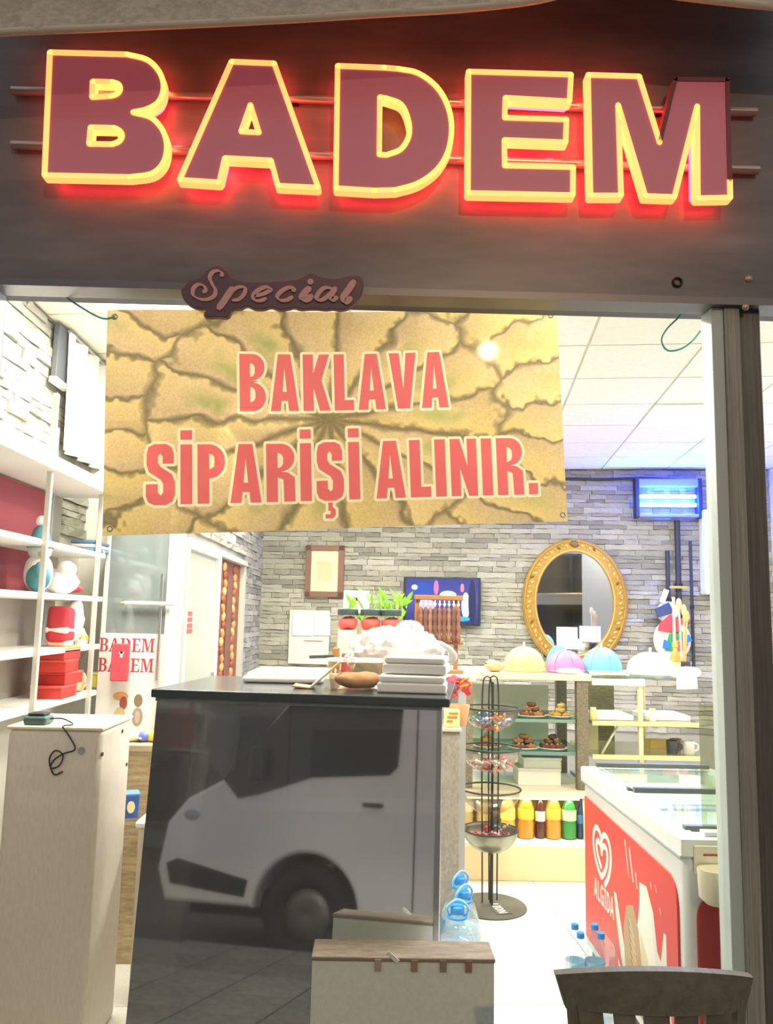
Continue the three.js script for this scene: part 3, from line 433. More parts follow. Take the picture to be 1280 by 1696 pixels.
// red artificial flowers at the counter's end
{
  const p = atZ(762, 1150, Dz(4.35)); p.y = 1.0;
  const c = thing('grey_cabinet', 'plain grey beige cabinet standing beyond the black counter beside the candy rack', 'cabinet', V(0, 0, 0));
  const xr = atZ(762, 1300, Dz(4.02)).x, h = atZ(745, 1212, Dz(4.02)).y;
  mesh('body', rboxB(xr - 0.55, xr, 0, h, Dz(4.22), Dz(4.02), 0.01), M(0xaaa79a, 0.6, { map: gFine }), c); mesh('top', rboxB(xr - 0.555, xr + 0.004, h, h + 0.018, Dz(4.225), Dz(4.012), 0.004), M(0xc7bfa6, 0.5), c);
  const q = atZ(748, 1205, Dz(4.06)); q.y = h + 0.018;
  const pk = thing('snack_packet', 'open yellow and white snack packet on the grey cabinet', 'packet', q); mesh('packet', rbox(0.075, 0.085, 0.045, 0.006, 0, 0.043, 0), M(0xe9df9c, 0.6), pk); mesh('print', merge([box(0.05, 0.01, 0.002, 0, 0.05, 0.024), box(0.03, 0.01, 0.002, -0.012, 0.03, 0.024), box(0.045, 0.008, 0.002, 0.006, 0.068, 0.024)]), M(0xa8863c, 0.7), pk);
  const f0 = atZ(758, 1150, Dz(4.14)); f0.y = h + 0.018;
  const fl = thing('red_flowers', 'bunch of red and orange artificial flowers in a pot by the counter end', 'flowers', f0);
  mesh('pot', lathe([[0, 0], [0.045, 0], [0.062, 0.1], [0.056, 0.1], [0, 0.09]], 18), M(0xd9a878, 0.7), fl);
  const fm = [0xd2384a, 0xc02a44, 0xf07a3a, 0xd8455a].map((c) => M(c, 0.7)), pet = blob(0.02, 0.008, 0.014, 0.014, 0, 0, 1);
  for (let i = 0; i < 18; i++) { const a = rr(0, 6.28), e = rr(0.1, 1.5), R = rr(0.03, 0.075), b = new THREE.Group(); b.name = 'blossom'; fl.add(b); b.position.set(Math.cos(a) * R, 0.13 + Math.sin(e) * 0.1, Math.sin(a) * R); b.rotation.set(rr(-0.8, 0.8), 0, rr(-0.8, 0.8)); mesh('petals', merge([0, 1, 2, 3, 4].map((k) => pet.clone().rotateY(k * 1.2566))), fm[i % 4], b); }
}

// ------------------------------------------------------------------ things on the back wall
const wallThing = (name, label, cat, px, py, off = 0.032, group) => thing(name, label, cat, onBack(px, py, off), group, RA);
const wpx = (px, py) => { const a = onBack(px, py, 0.03), b = onBack(px + 10, py, 0.03); return a.distanceTo(b) / 10; };
{
  const s = wpx(540, 945);
  let G = wallThing('framed_picture', 'small brown framed document hanging on the stone wall', 'picture', 538, 946);
  const w = 63 * s, h = 84 * s, t = 9 * s;
  mesh('frame', merge([rbox(w, t, 0.03, 0.004, 0, h / 2 - t / 2, 0.015), rbox(w, t, 0.03, 0.004, 0, -h / 2 + t / 2, 0.015), rbox(t, h, 0.03, 0.004, w / 2 - t / 2, 0, 0.015), rbox(t, h, 0.03, 0.004, -w / 2 + t / 2, 0, 0.015)]), M(0x7d5a48, 0.5), G);
  mesh('mount', box(w - t, h - t, 0.008, 0, 0, 0.008), M(0xe6dcb6, 0.8), G);
  mesh('document', box(25 * s, 33 * s, 0.003, 0, 0, 0.014), M(0xcfc49a, 0.8), G); mesh('glass_front', box(w - 2 * t, h - 2 * t, 0.002, 0, 0, 0.022), clear, G);
  // television
  G = wallThing('television', 'black flat television showing a blue stage scene on the stone wall', 'television', 732, 996, 0.07);
  const tw = 122 * s, th = 76 * s;
  mesh('case', rbox(tw, th, 0.05, 0.008, 0, 0, 0.025), M(0x1c2a30, 0.35), G);
  const scr = canvasTex(512, 300, (g, W, H) => { const q = g.createLinearGradient(0, 0, 0, H); q.addColorStop(0, '#2a3fa0'); q.addColorStop(0.5, '#5a55b0'); q.addColorStop(1, '#26307a'); g.fillStyle = q; g.fillRect(0, 0, W, H); const bl = (c, x, y, a, b) => { g.fillStyle = c; g.beginPath(); g.ellipse(x, y, a, b, 0, 0, 7); g.fill(); }; bl('#1f56c8', 120, 70, 70, 45); bl('#ffffff', 60, 60, 22, 18); bl('#e68ac8', 215, 60, 18, 50); bl('#dff6ff', 300, 110, 60, 30); bl('#f0a0c0', 400, 60, 14, 30); bl('#ffffff', 425, 180, 30, 90); bl('#35c8f0', 400, 270, 60, 16); bl('#182a60', 470, 150, 26, 150); bl('#d8d0ff', 150, 180, 60, 40); });
  mesh('screen', box(tw - 0.05, th - 0.04, 0.004, 0, 0.004, 0.051), M(0x101014, 0.3, { emissive: 0xffffff, emissiveMap: scr, emissiveIntensity: 1.1 }), G);
  mesh('wall_bracket', box(0.2, 0.2, 0.03, 0, 0, -0.012), darkMetal, G);
  { const L = new THREE.RectAreaLight(rgb(0.6, 0.65, 1), 0.9, tw - 0.06, th - 0.05); L.position.set(0, 0, 0.06); L.rotation.y = Math.PI; G.add(L); }
  // notice board and leaflets on the wall
  G = wallThing('wall_board', 'pale grey panel of plastic holders low on the stone wall beside the jars', 'panel', 512, 1055);
  mesh('panel', rbox(66 * s, 86 * s, 0.02, 0.004, 0, 0, 0.01), M(0xcdd0c4, 0.6), G); mesh('holder', rbox(34 * s, 36 * s, 0.02, 0.004, -10 * s, 20 * s, 0.026), M(0xdfe6e4, 0.4), G); mesh('holder', rbox(26 * s, 30 * s, 0.02, 0.004, 22 * s, 18 * s, 0.026), M(0xe3e5dc, 0.4), G); mesh('red_rule', box(30 * s, 0.008, 0.004, 8 * s, -6 * s, 0.024), M(0xc06a60, 0.7), G);
  // mirror
  G = wallThing('oval_mirror', 'large oval mirror in an ornate gilded frame on the stone wall', 'mirror', 951, 998, 0.036);
  const ax = 60 * s, ay = 81 * s, bx = 80 * s, by = 99 * s;
  const gold = M(0xc39a48, 0.42, { metalness: 0.45, map: gFine });
  const ell = (a, b, n = 64) => Array.from({ length: n }, (_, i) => [a * Math.cos(i / n * 6.28319), b * Math.sin(i / n * 6.28319)]);
  mesh('glass', extr(shapeOf(ell(ax, ay)), 0.01).translate(0, 0, 0.01), PM(rgb(0.82, 0.86, 0.84), 0.02, { metalness: 1 }), G);
  const fs = shapeOf(ell(bx, by)); fs.holes.push(new THREE.Path(ell(ax - 0.004, ay - 0.004).map(([x, y]) => new THREE.Vector2(x, y)))); const fr = mesh('frame', extr(fs, 0.03, 0.006), gold, G);
  mesh('inner_bead', new THREE.TorusGeometry(1, 0.022, 8, 64).scale(ax + 0.006, ay + 0.006, 0.6).translate(0, 0, 0.035), M(0xd7b465, 0.4, { metalness: 0.5 }), fr);
  mesh('outer_roll', new THREE.TorusGeometry(1, 0.03, 8, 64).scale(bx - 0.018, by - 0.018, 0.5).translate(0, 0, 0.03), gold, fr);
  const orn = blob(0.02, 0.012, 0.012, 0, 0, 0, 1), om = [M(0xe3c172, 0.35, { metalness: 0.5 }), M(0x7d5a26, 0.5, { metalness: 0.4 }), M(0xcaa351, 0.4, { metalness: 0.5 })];
  for (let i = 0; i < 72; i++) { const a = i / 72 * 6.28319, m = mesh('ornament', orn, om[i % 9 === 4 ? 1 : (i % 2) * 2], fr), k = 0.5 + 0.12 * (i % 2); m.position.set((ax + (bx - ax) * k) * Math.cos(a), (ay + (by - ay) * k) * Math.sin(a), 0.038); m.rotation.z = a + Math.PI / 4; }
  mesh('crest', lump(blob(0.05, 0.03, 0.02, 0, by - 0.045, 0.04, 2), 0.006, 60), M(0x7d6430, 0.5, { metalness: 0.4 }), fr);
  for (const [px, py, w2, h2, l] of [[939, 1052, 32, 25, 'blank white paper stuck low on the mirror, nearer the television'], [977, 1050, 32, 24, 'blank white paper stuck low on the mirror, nearer the pipes']]) { const n = wallThing('paper_note', l, 'paper', px, py, 0.06); mesh('sheet', box(w2 * s, h2 * s, 0.003), paper, n); }
  // insect killer
  G = wallThing('insect_killer_lamp', 'blue glowing insect killer lamp high on the stone wall', 'lamp', 1105, 826, 0.105);
  const iw = 94 * s, ih = 60 * s;
  mesh('housing', merge([rbox(iw, 0.075, 0.12, 0.008, 0, ih / 2 - 0.037, 0), rbox(iw, 0.03, 0.12, 0.006, 0, -ih / 2 + 0.015, 0)]), M(0x8d86b8, 0.5), G);
  for (const k of [-1, 1]) mesh('end_cap', rbox(0.04, ih + 0.01, 0.125, 0.008, k * iw / 2, 0, 0), M(0x22242e, 0.5), G);
  const tb = M(0xffffff, 0.5, { emissive: rgb(0.55, 0.85, 1), emissiveIntensity: 3 });
  for (const y of [-0.05, 0.03]) mesh('light_tube', cyl(0.018, 0.018, iw - 0.05).rotateZ(Math.PI / 2).translate(0, y - 0.01, 0), tb, G);
  for (let k = 0; k < 9; k++) mesh('grille_wire', bar(V(-iw / 2 + 0.04, -0.085 + k * 0.02, 0.055), V(iw / 2 - 0.04, -0.085 + k * 0.02, 0.055), 0.0015, 6), chrome, G);
  for (const [x, y] of [[-0.15, -0.02], [0.15, -0.02], [0, -0.02]]) { const L = new THREE.PointLight(rgb(0.004, 0.06, 1), 4.5, 0, 2); L.position.set(x, y, 0.09); G.add(L); }
  // pipes and cable
  for (const [px, y0, y1, r, l] of [[1121, 862, 1078, 8.5, 'thick black pipe running down the wall below the blue lamp'], [1105, 912, 1076, 6.5, 'short black pipe on the wall behind the snowman hanging'], [1143, 896, 1118, 4.6, 'thin black pipe on the wall above the yellow bottle']]) {
    const a = onBack(px, y0, 0.06), b = onBack(px + (y1 - y0) * 0.02, y1, 0.06), m = a.clone().add(b).multiplyScalar(0.5), p = thing('wall_pipe', l, 'pipe', m, 'black wall pipes'); b.x = a.x; b.z = a.z; mesh('tube', bar(a.clone().sub(m), b.clone().sub(m).setX(a.x - m.x), r * s * 0.5, 10), M(0x2b2f3a, 0.5), p); mesh('clip', cyl(r * s * 0.7, r * s * 0.7, 0.03, a.x - m.x, 0, a.z - m.z, 12), black, p);
  }
  tag(mesh('wall_cable', tube([onBack(930, 793, 0.04), onBack(1000, 794, 0.04), onBack(1060, 792, 0.05), onBack(1120, 795, 0.05)], 0.014, 30, 8), M(0x30353d, 0.6)), 'dark cable strung along the stone wall up to the blue lamp', 'cable');
  // white unit at the post
  G = wallThing('white_wall_unit', 'white wall-mounted unit half hidden behind the window post', 'air unit', 1190, 915, 0.12);
  mesh('case', rbox(0.3, 0.78, 0.2, 0.02), white, G); mesh('slot', box(0.2, 0.02, 0.01, 0, -0.3, 0.1), M(0x9a9a94, 0.6), G);
  // snowman hanging
  G = wallThing('snowman_hanging', 'colourful felt snowman decoration hanging on the stone wall by the pipes', 'decoration', 1108, 1040, 0.09);
  const felt = (c) => M(c, 0.95), P = (x, y) => [(x - 1108) * s, (1040 - y) * s];
  const piece = (nm, pts, c, z, t = 0.02) => mesh(nm, extr(shapeOf(pts.map(([x, y]) => P(x, y))), t, 0.004).translate(0, 0, z), felt(c), G);
  mesh('body', merge([blob(0.17, 0.19, 0.05, ...P(1112, 1058), 0, 3), blob(0.1, 0.1, 0.045, ...P(1106, 1016), 0.01, 3)]), felt(0xe8e6dc), G);
  piece('hat', [[1086, 1012], [1090, 1024], [1112, 1016], [1106, 1002], [1094, 1008]], 0x3d4f7a, 0.045);
  piece('scarf', [[1090, 1044], [1092, 1034], [1108, 1020], [1122, 1028], [1132, 1020], [1136, 1028], [1120, 1036], [1124, 1046]], 0xdd4a55, 0.05);
  piece('green_patch', [[1100, 1074], [1106, 1050], [1128, 1046], [1126, 1054], [1112, 1056], [1114, 1074]], 0x3f9a54, 0.05); piece('blue_mitten', [[1096, 1070], [1098, 1058], [1105, 1062], [1106, 1072]], 0x2f78b8, 0.06); piece('blue_mitten', [[1122, 1052], [1134, 1050], [1138, 1058], [1128, 1062]], 0x2f78b8, 0.06); piece('red_heart', [[1116, 1074], [1118, 1062], [1126, 1056], [1132, 1064], [1128, 1074]], 0xd8565e, 0.055);
  mesh('nose', new THREE.ConeGeometry(0.012, 0.05, 8).rotateZ(-1.4).translate(...P(1118, 1060), 0.07), felt(0xf0a050), G);
  mesh('ribbon', box(0.025, 0.44, 0.006, ...P(1112, 1030), 0.085), M(0xe3dba8, 0.7), G); mesh('hook_bar', rbox(0.16, 0.022, 0.02, 0.005, ...P(1122, 978), 0.04), M(0xe0a840, 0.6), G); mesh('white_tag', rbox(0.05, 0.13, 0.015, 0.005).rotateZ(-0.35).translate(...P(1100, 992), 0.05), M(0xe6e2d0, 0.7), G);
}

// ------------------------------------------------------------------ door wall on the left
{
  const x0 = XD, W = Math.abs(doorZ0 - doorZ1), zS = atX(352, 960, XD).z;       // glass door, then a carved wooden one
  const D = struct('door_1', boxB(x0 - 0.02, x0 + 0.02, 0, doorTop - 0.06, zS + 0.03, doorZ0 - 0.05), M(0xaeb5a2, 0.35));
  mesh('door_frame', merge([boxB(x0 - 0.02, x0 + 0.05, doorTop - 0.06, doorTop, zS - 0.05, doorZ0), boxB(x0 - 0.02, x0 + 0.05, 0, doorTop - 0.06, doorZ0 - 0.05, doorZ0), boxB(x0 - 0.02, x0 + 0.05, 0, doorTop - 0.06, zS - 0.05, zS + 0.03)]), M(0xe9ebe4, 0.5), D);
  for (const y of [1016, 1026, 1036, 1045]) { const p = atX(314, y, x0 + 0.022); mesh('red_mark', boxB(x0 + 0.02, x0 + 0.023, p.y - 0.014, p.y + 0.012, p.z - 0.07, p.z + 0.07), M(0xd05a52, 0.7), D).userData.label = 'red printed mark'; }
  mesh('door_handle', bar(V(x0 + 0.05, 1.0, zS + 0.1), V(x0 + 0.05, 1.15, zS + 0.1), 0.012), chrome, D);
  const E = struct('door_2', boxB(x0 - 0.04, x0 + 0.012, 0, doorTop - 0.03, doorZ1 + 0.08, zS - 0.06), M(0x9b5f3f, 0.6, { map: gWood }));
  mesh('door_frame', merge([boxB(x0 - 0.02, x0 + 0.05, 0, doorTop - 0.02, doorZ1 - 0.0, doorZ1 + 0.1), boxB(x0 - 0.02, x0 + 0.06, doorTop - 0.04, doorTop, doorZ1, zS - 0.05)]), M(0xb3b1a2, 0.6), E);
  const cw = [M(0xd98a4f, 0.5), M(0x8a4a2c, 0.6), M(0xe0a060, 0.5)], zc = (doorZ1 + 0.08 + zS - 0.06) / 2;
  for (let i = 0; i < 26; i++) for (const k of [-1, 1]) { const m = mesh('carving', blob(0.018, 0.035, 0.05, 0, 0, 0, 1), cw[(i + (k > 0 ? 1 : 0)) % 3], E); m.position.set(x0 + 0.016, 0.35 + i * 0.062, zc + k * 0.22 + 0.03 * Math.sin(i * 1.3)); m.rotation.x = 0.5 * Math.sin(i * 2.1); }
  mesh('panel', rboxB(x0 - 0.0, x0 + 0.026, 0.3, doorTop - 0.15, zc - 0.12, zc + 0.1, 0.006), M(0x6f4a38, 0.6), E);
}

// ------------------------------------------------------------------ left side: cooler, shelves, cabinets
{
  const zf = Dz(4.28), x0 = atZ(163, 1100, zf).x, x1 = atZ(277, 1100, zf).x;
  const G = thing('upright_cooler', 'tall grey glass-fronted cooler with a white poster on its lower front', 'cooler', V((x0 + x1) / 2, 0, zf));
  const w = x1 - x0, H = 2.25;
  mesh('body', rbox(w, H, 0.27, 0.012, 0, H / 2, -0.15), M(0xc8cdca, 0.5), G);
  mesh('glass_door', rbox(w - 0.05, H - 0.25, 0.012, 0.004, 0, H / 2 + 0.05, -0.006), PM(0x8f9a9a, 0.08, { metalness: 0.2, clearcoat: 0.4 }), G);
  for (const k of [-1, 1]) mesh('side_trim', rbox(0.025, H - 0.02, 0.02, 0.004, k * (w / 2 - 0.0125), H / 2, -0.004), M(0xd9dedb, 0.4), G);
  mesh('handle', bar(V(w / 2 - 0.045, 1.2, 0.02), V(w / 2 - 0.045, 1.75, 0.02), 0.008), chrome, G);
  const P = (px, py) => { const p = atZ(px, py, zf + 0.012); return V(p.x - G.position.x, p.y, 0.006); };
  // poster on the cooler
  const tex = canvasTex(512, 900, (g, W, Hh) => {
    g.fillStyle = '#eceae6'; g.fillRect(0, 0, W, Hh); g.fillStyle = '#d8d6d2'; g.fillRect(440, 0, 72, Hh);
    g.fillStyle = '#b8404a'; g.textAlign = 'center'; g.font = 'bold 130px serif'; g.save(); g.translate(215, 140); g.scale(0.9, 1.1); g.fillText('BADEM', 0, 0); g.restore(); g.save(); g.translate(215, 290); g.scale(0.9, 1.1); g.fillText('BADEM', 0, 0); g.restore();
    const el = (c, x, y, a, b) => { g.fillStyle = c; g.beginPath(); g.ellipse(x, y, a, b, 0, 0, 7); g.fill(); };
    el('#e0a46a', 190, 470, 60, 34); el('#b5564c', 215, 520, 30, 50); el('#d3c58a', 190, 610, 44, 60); el('#8d7a5c', 330, 500, 34, 48); el('#a39a88', 330, 620, 42, 70); el('#c9b3a6', 330, 620, 20, 46);
  });
  const a = P(166, 1048), b = P(262, 1252), pg = new THREE.BoxGeometry(Math.abs(b.x - a.x), a.y - b.y, 0.004).translate((a.x + b.x) / 2, (a.y + b.y) / 2, 0.007);
  mesh('poster', pg, M(0xffffff, 0.6, { map: tex }), G).userData.label = 'white poster with red BADEM lettering and sweets';
  // tall strip notice by the door
  const t2 = canvasTex(64, 400, (g, W, Hh) => { g.fillStyle = '#f3f1ea'; g.fillRect(0, 0, W, Hh); g.fillStyle = '#ead38a'; g.fillRect(0, 0, W, 165); g.fillStyle = '#8a7a48'; g.fillRect(14, 150, 30, 5); g.fillStyle = '#d8b0a8'; g.fillRect(24, 195, 12, 8); g.fillStyle = '#70706c'; for (const y of [222, 262, 295, 330]) g.fillRect(8, y, 46, 4); g.fillStyle = '#b86a60'; g.fillRect(0, 394, W, 6); });
  const q0 = atZ(281, 860, Dz(4.5)), q1 = atZ(281, 1050, Dz(4.5)), n = thing('strip_notice', 'tall yellow and white printed strip hanging beside the glass door', 'notice', V(atZ(280, 960, Dz(4.5)).x, (q0.y + q1.y) / 2, Dz(4.5)));
  mesh('strip', box(0.075, q0.y - q1.y, 0.006), M(0xffffff, 0.7, { map: t2 }), n); mesh('hanger', bar(V(0, (q0.y - q1.y) / 2, 0), V(0, (q0.y - q1.y) / 2 + 0.25, 0), 0.003, 6), alu, n);
  // wall lamp tube reflecting by the cooler
  const r = atZ(205, 999, zf + 0.03), e = atZ(292, 1000, zf + 0.03), T = thing('white_rod', 'short white rod mounted across the cooler towards the notice', 'rod', r.clone().add(e).multiplyScalar(0.5)); mesh('rod', bar(V(-0.13, 0, 0), V(0.13, 0, 0), 0.011), white, T); mesh('tip', cyl(0.004, 0.011, 0.025).rotateZ(Math.PI / 2).translate(-0.14, 0, 0), M(0xd8c890, 0.6), T);
}
const SX0 = XL + 0.035, SX1 = -1.39, shelfZ0 = Dz(2.66), shelfZ1 = Dz(4.18);
const SH = [[110, 772], [110, 902], [110, 984], [110, 1072], [110, 1156]].map(([x, y]) => atX(x, y, SX1).y);
{
  const G = thing('wall_shelf_unit', 'white wall shelving with metal uprights full of gifts on the left wall', 'shelf unit', V(SX0, 0, 0));
  SH.forEach((y, i) => mesh('shelf_board', rboxB(0, SX1 - SX0 + (i === 0 ? 0.05 : 0), y - (i === 0 ? 0.06 : 0.026), y, shelfZ1, shelfZ0, 0.005), white, G));
  for (const [px, py] of [[70, 960], [158, 980]]) { const p = atX(px, py, SX1 + 0.01); mesh('upright', rbox(0.022, 1.5, 0.022, 0.003, p.x - SX0, 1.72, p.z), M(0xdadbd2, 0.4, { metalness: 0.3 }), G); mesh('wall_rail', rbox(0.03, 1.5, 0.02, 0.003, 0.012, 1.72, p.z), alu, G); }
  mesh('back_panel', boxB(0, 0.012, SH[4], SH[0] - 0.06, shelfZ1, shelfZ0), M(0xb0aca2, 0.8), G);
  mesh('red_drape', boxB(0.013, 0.03, SH[2] + 0.01, SH[0] - 0.07, Dz(3.95), Dz(3.3)), M(0x9c4a50, 0.9), G).userData.label = 'dusty red lining behind the upper shelf';
  // bulkhead and dark panel above the shelves
  const t = thing('dark_wall_panel', 'narrow dark upright strip on the wall above the white shelves', 'panel', V(0, 0, 0));
  const a = atX(88, 500, XL + 0.08), b = atX(115, 640, XL + 0.08);
  mesh('panel', rboxB(XL + 0.032, XL + 0.06, b.y, YC - 0.02, b.z - 0.02, b.z + 0.13, 0.004), M(0x55585c, 0.6), t); mesh('clip', rboxB(XL + 0.032, XL + 0.07, b.y - 0.02, b.y + 0.01, b.z - 0.03, b.z + 0.15, 0.004), white, t);
  const pl = thing('white_plastic_sheet', 'pleated white plastic sheet hanging between the dark strip and the banner', 'sheet', V(0, 0, 0));
  const pos = [], idx = [], c0 = atX(128, 500, XL + 0.1), N = 40; for (let k = 0; k <= 8; k++) for (let i = 0; i <= N; i++) { const u = i / N, v = k / 8; pos.push(XL + 0.07 + 0.018 * Math.sin(u * 26 + v), YC - 0.03 - v * 0.62, c0.z - u * 0.75); } for (let k = 0; k < 8; k++) for (let i = 0; i < N; i++) { const q = k * (N + 1) + i; idx.push(q, q + 1, q + N + 1, q + 1, q + N + 2, q + N + 1); }
  const g = new THREE.BufferGeometry(); g.setAttribute('position', new THREE.Float32BufferAttribute(pos, 3)); g.setIndex(idx); g.computeVertexNormals(); mesh('sheet', g, M(0xe9ebe8, 0.4, { side: THREE.DoubleSide }), pl); mesh('rod', bar(V(XL + 0.07, YC - 0.025, c0.z), V(XL + 0.07, YC - 0.025, c0.z - 0.75), 0.008), alu, pl);
}
{ // goods on the shelves
  const on = (px, py, k, x = -1.5) => { const p = atX(px, py, x); p.y = SH[k]; return p; };
  // top shelf flat packets
  for (const [px, l, c] of [[76, 'flat red packet on the top shelf, its back half pale', 0xd58a80], [104, 'flat orange red packet on the top shelf beside the upright', 0xe2795c]]) { const p = thing('flat_packet', l, 'packet', on(px, 765, 0, -1.46)); mesh('packet', rbox(0.12, 0.022, 0.14, 0.006, 0, 0.011, 0), M(c, 0.7), p); mesh('wrapper', rbox(0.06, 0.024, 0.142, 0.006, -0.035, 0.012, 0), M(0xf0e8e0, 0.6), p); }
  // folded blue striped textiles
  const cols = [0x6d94ac, 0xe8eaee, 0x5f86a4]; for (let i = 0; i < 3; i++) { const p = thing('folded_textile', ['blue striped folded textile at the bottom of its pile on the shelf', 'white folded textile in the middle of the shelf pile', 'blue folded textile with a red mark on top of the shelf pile'][i], 'textile', on(150, 900, 1, -1.46).add(V(0, i * 0.02, 0)), 'folded textiles'); mesh('fold', rbox(0.12, 0.019, 0.24, 0.009, 0, 0.0095, 0), M(cols[i], 0.9), p); mesh('band', rbox(0.122, 0.02, 0.03, 0.009, 0, 0.0097, -0.04 + i * 0.02), M(i === 2 ? 0xd0505c : 0xf3f3f3, 0.9), p); }
  for (const [z, a] of [[0, 0.2], [-0.12, -0.3]]) { const p = thing('paper_sheet', a > 0 ? 'curled white paper lying on the shelf beyond the textile pile' : 'printed white leaflet overhanging the shelf end', 'paper', on(188, 905, 1, -1.46).add(V(0, 0, z)), 'shelf papers'); const g = new THREE.PlaneGeometry(0.13, 0.16, 8, 8).rotateX(-Math.PI / 2), q = g.attributes.position; for (let i = 0; i < q.count; i++) q.setY(i, 0.004 + 0.5 * q.getX(i) ** 2 + a * q.getZ(i) ** 2 + 0.004); g.computeVertexNormals(); mesh('sheet', g, M(0xfafaf6, 0.8, { side: THREE.DoubleSide }), p); }
  // teal hatted toy
  let p = thing('plush_toy', 'plush toy with a teal hat and white pompom on the middle shelf', 'toy', on(62, 965, 2, -1.45));
  mesh('body', lump(blob(0.06, 0.085, 0.06, 0, 0.085, 0, 3), 0.003, 50), M(0xf4f4f2, 0.95), p); mesh('coat', merge([blob(0.05, 0.06, 0.045, 0.02, 0.062, 0.045, 2), blob(0.02, 0.05, 0.02, 0.03, 0.08, 0.07, 2)]), M(0x4f8f98, 0.9), p); mesh('head', blob(0.05, 0.048, 0.05, 0, 0.185, 0, 3), M(0xe6efee, 0.9), p); mesh('hat', lathe([[0, 0.1], [0.03, 0.07], [0.052, 0.0], [0.056, -0.012], [0.05, -0.012]], 18).translate(0, 0.205, 0), M(0x4d8490, 0.9), p); mesh('pompom', lump(blob(0.026, 0.026, 0.026, 0, 0.31, 0, 2), 0.003, 80), M(0xfcfcfa, 0.95), p); mesh('beak', blob(0.022, 0.014, 0.026, 0.03, 0.165, 0.035, 2), M(0xe8c26a, 0.8), p);
  // white plush
  p = thing('plush_toy', 'fluffy white plush toy with a red collar on the middle shelf', 'toy', on(100, 975, 2, -1.45)); mesh('body', lump(blob(0.075, 0.062, 0.085, 0, 0.06, 0, 3), 0.005, 60), M(0xfafaf8, 0.95), p); mesh('head', lump(blob(0.045, 0.04, 0.04, 0.035, 0.115, 0.03, 3), 0.003, 70), M(0xfafaf8, 0.95), p); mesh('collar', new THREE.TorusGeometry(0.028, 0.01, 8, 18).rotateX(1.3).translate(0.045, 0.028, -0.06), M(0xd4525c, 0.8), p); mesh('bead', blob(0.009, 0.009, 0.009, 0.05, 0.06, -0.08, 1), M(0xf8e8d8, 0.5), p);
  // red gift bag with white trim
  p = thing('felt_gift_bag', 'red felt gift bag with fluffy white trim on the lower shelf', 'gift bag', on(100, 1062, 3, -1.45)); mesh('bag', lump(rbox(0.1, 0.17, 0.13, 0.03, 0, 0.1, 0), 0.004, 40), M(0xcb3e4b, 0.9), p); mesh('trim', lump(rbox(0.105, 0.03, 0.135, 0.014, 0, 0.075, 0), 0.003, 70), M(0xfbf8f4, 0.95), p); mesh('fluff', lump(blob(0.045, 0.1, 0.05, 0.03, 0.12, -0.07, 3), 0.005, 60), M(0xfdfbf5, 0.95), p); mesh('base', rbox(0.09, 0.035, 0.1, 0.012, 0, 0.018, 0), M(0xf8f3ea, 0.9), p); mesh('gold_tag', blob(0.014, 0.022, 0.01, 0.055, 0.05, -0.1, 1), M(0xeccb58, 0.6), p);
  // small white ornament
  p = thing('white_ornament', 'small white ceramic ornament with a yellow spot beside the red gift bag', 'ornament', on(134, 1062, 3, -1.44)); mesh('body', lathe([[0, 0], [0.03, 0], [0.036, 0.03], [0.02, 0.06], [0.012, 0.08], [0, 0.085]], 16), M(0xfbf8ee, 0.5), p); mesh('spot', blob(0.012, 0.014, 0.008, 0.03, 0.035, 0.012, 1), M(0xf0d040, 0.6), p);
  // red boxes
  const rb = [[88, 1156, 0, 0.02, 'red cardboard sweet box at the bottom of its pile on the lowest shelf'], [96, 1156, 1, -0.05, 'red cardboard sweet box second from the bottom of the pile'], [90, 1156, 2, 0.08, 'red cardboard sweet box third in the pile'], [90, 1156, 3, 0.0, 'red cardboard sweet box with an orange lid on top of the pile']];
  for (const [px, py, i, tn, l] of rb) { p = thing('sweet_box', l, 'box', on(px, py, 4, -1.46).add(V(0, i * 0.058, 0)), 'red sweet boxes', tn); mesh('base', rbox(0.14, 0.045, 0.2, 0.004, 0, 0.0225, 0), redCard, p); mesh('lid', rbox(0.144, 0.013, 0.204, 0.004, 0, 0.0505, 0), M(i === 3 ? 0xf0a45c : 0xe0544c, 0.6), p); }
  p = thing('yellow_box', 'small yellow box on the lowest shelf near the poster', 'box', on(163, 1150, 4, -1.44)); mesh('base', rbox(0.08, 0.062, 0.1, 0.004, 0, 0.031, 0), M(0xf2e05a, 0.6), p); mesh('lid', rbox(0.083, 0.012, 0.103, 0.004, 0, 0.068, 0), M(0xf6ea86, 0.6), p);
  p = thing('cream_pouch', 'cream cloth pouch beside the pile of red boxes', 'pouch', on(126, 1156, 4, -1.45)); mesh('pouch', lump(blob(0.045, 0.05, 0.05, 0, 0.05, 0, 3), 0.004, 50), M(0xece2b4, 0.9), p); mesh('tie', new THREE.TorusGeometry(0.02, 0.005, 6, 16).rotateX(1.57).translate(0, 0.096, 0), M(0xd8c07c, 0.8), p);
  // hanging red bag in front of the poster
  const h0 = atZ(201, 1066, Dz(4.22)); p = thing('red_paper_bag', 'red paper bag with a white emblem hanging in front of the white poster', 'bag', h0); mesh('bag', rbox(0.088, 0.19, 0.03, 0.006, 0, -0.095, 0), M(0xd8505e, 0.6), p); mesh('emblem', merge([box(0.014, 0.03, 0.002, 0.008, -0.055, 0.016), box(0.024, 0.01, 0.002, 0.008, -0.045, 0.016)]), white, p); mesh('handle', tube([V(-0.02, 0, 0), V(-0.015, 0.04, 0), V(0.015, 0.04, 0), V(0.02, 0, 0)], 0.003, 16, 6), white, p);
}
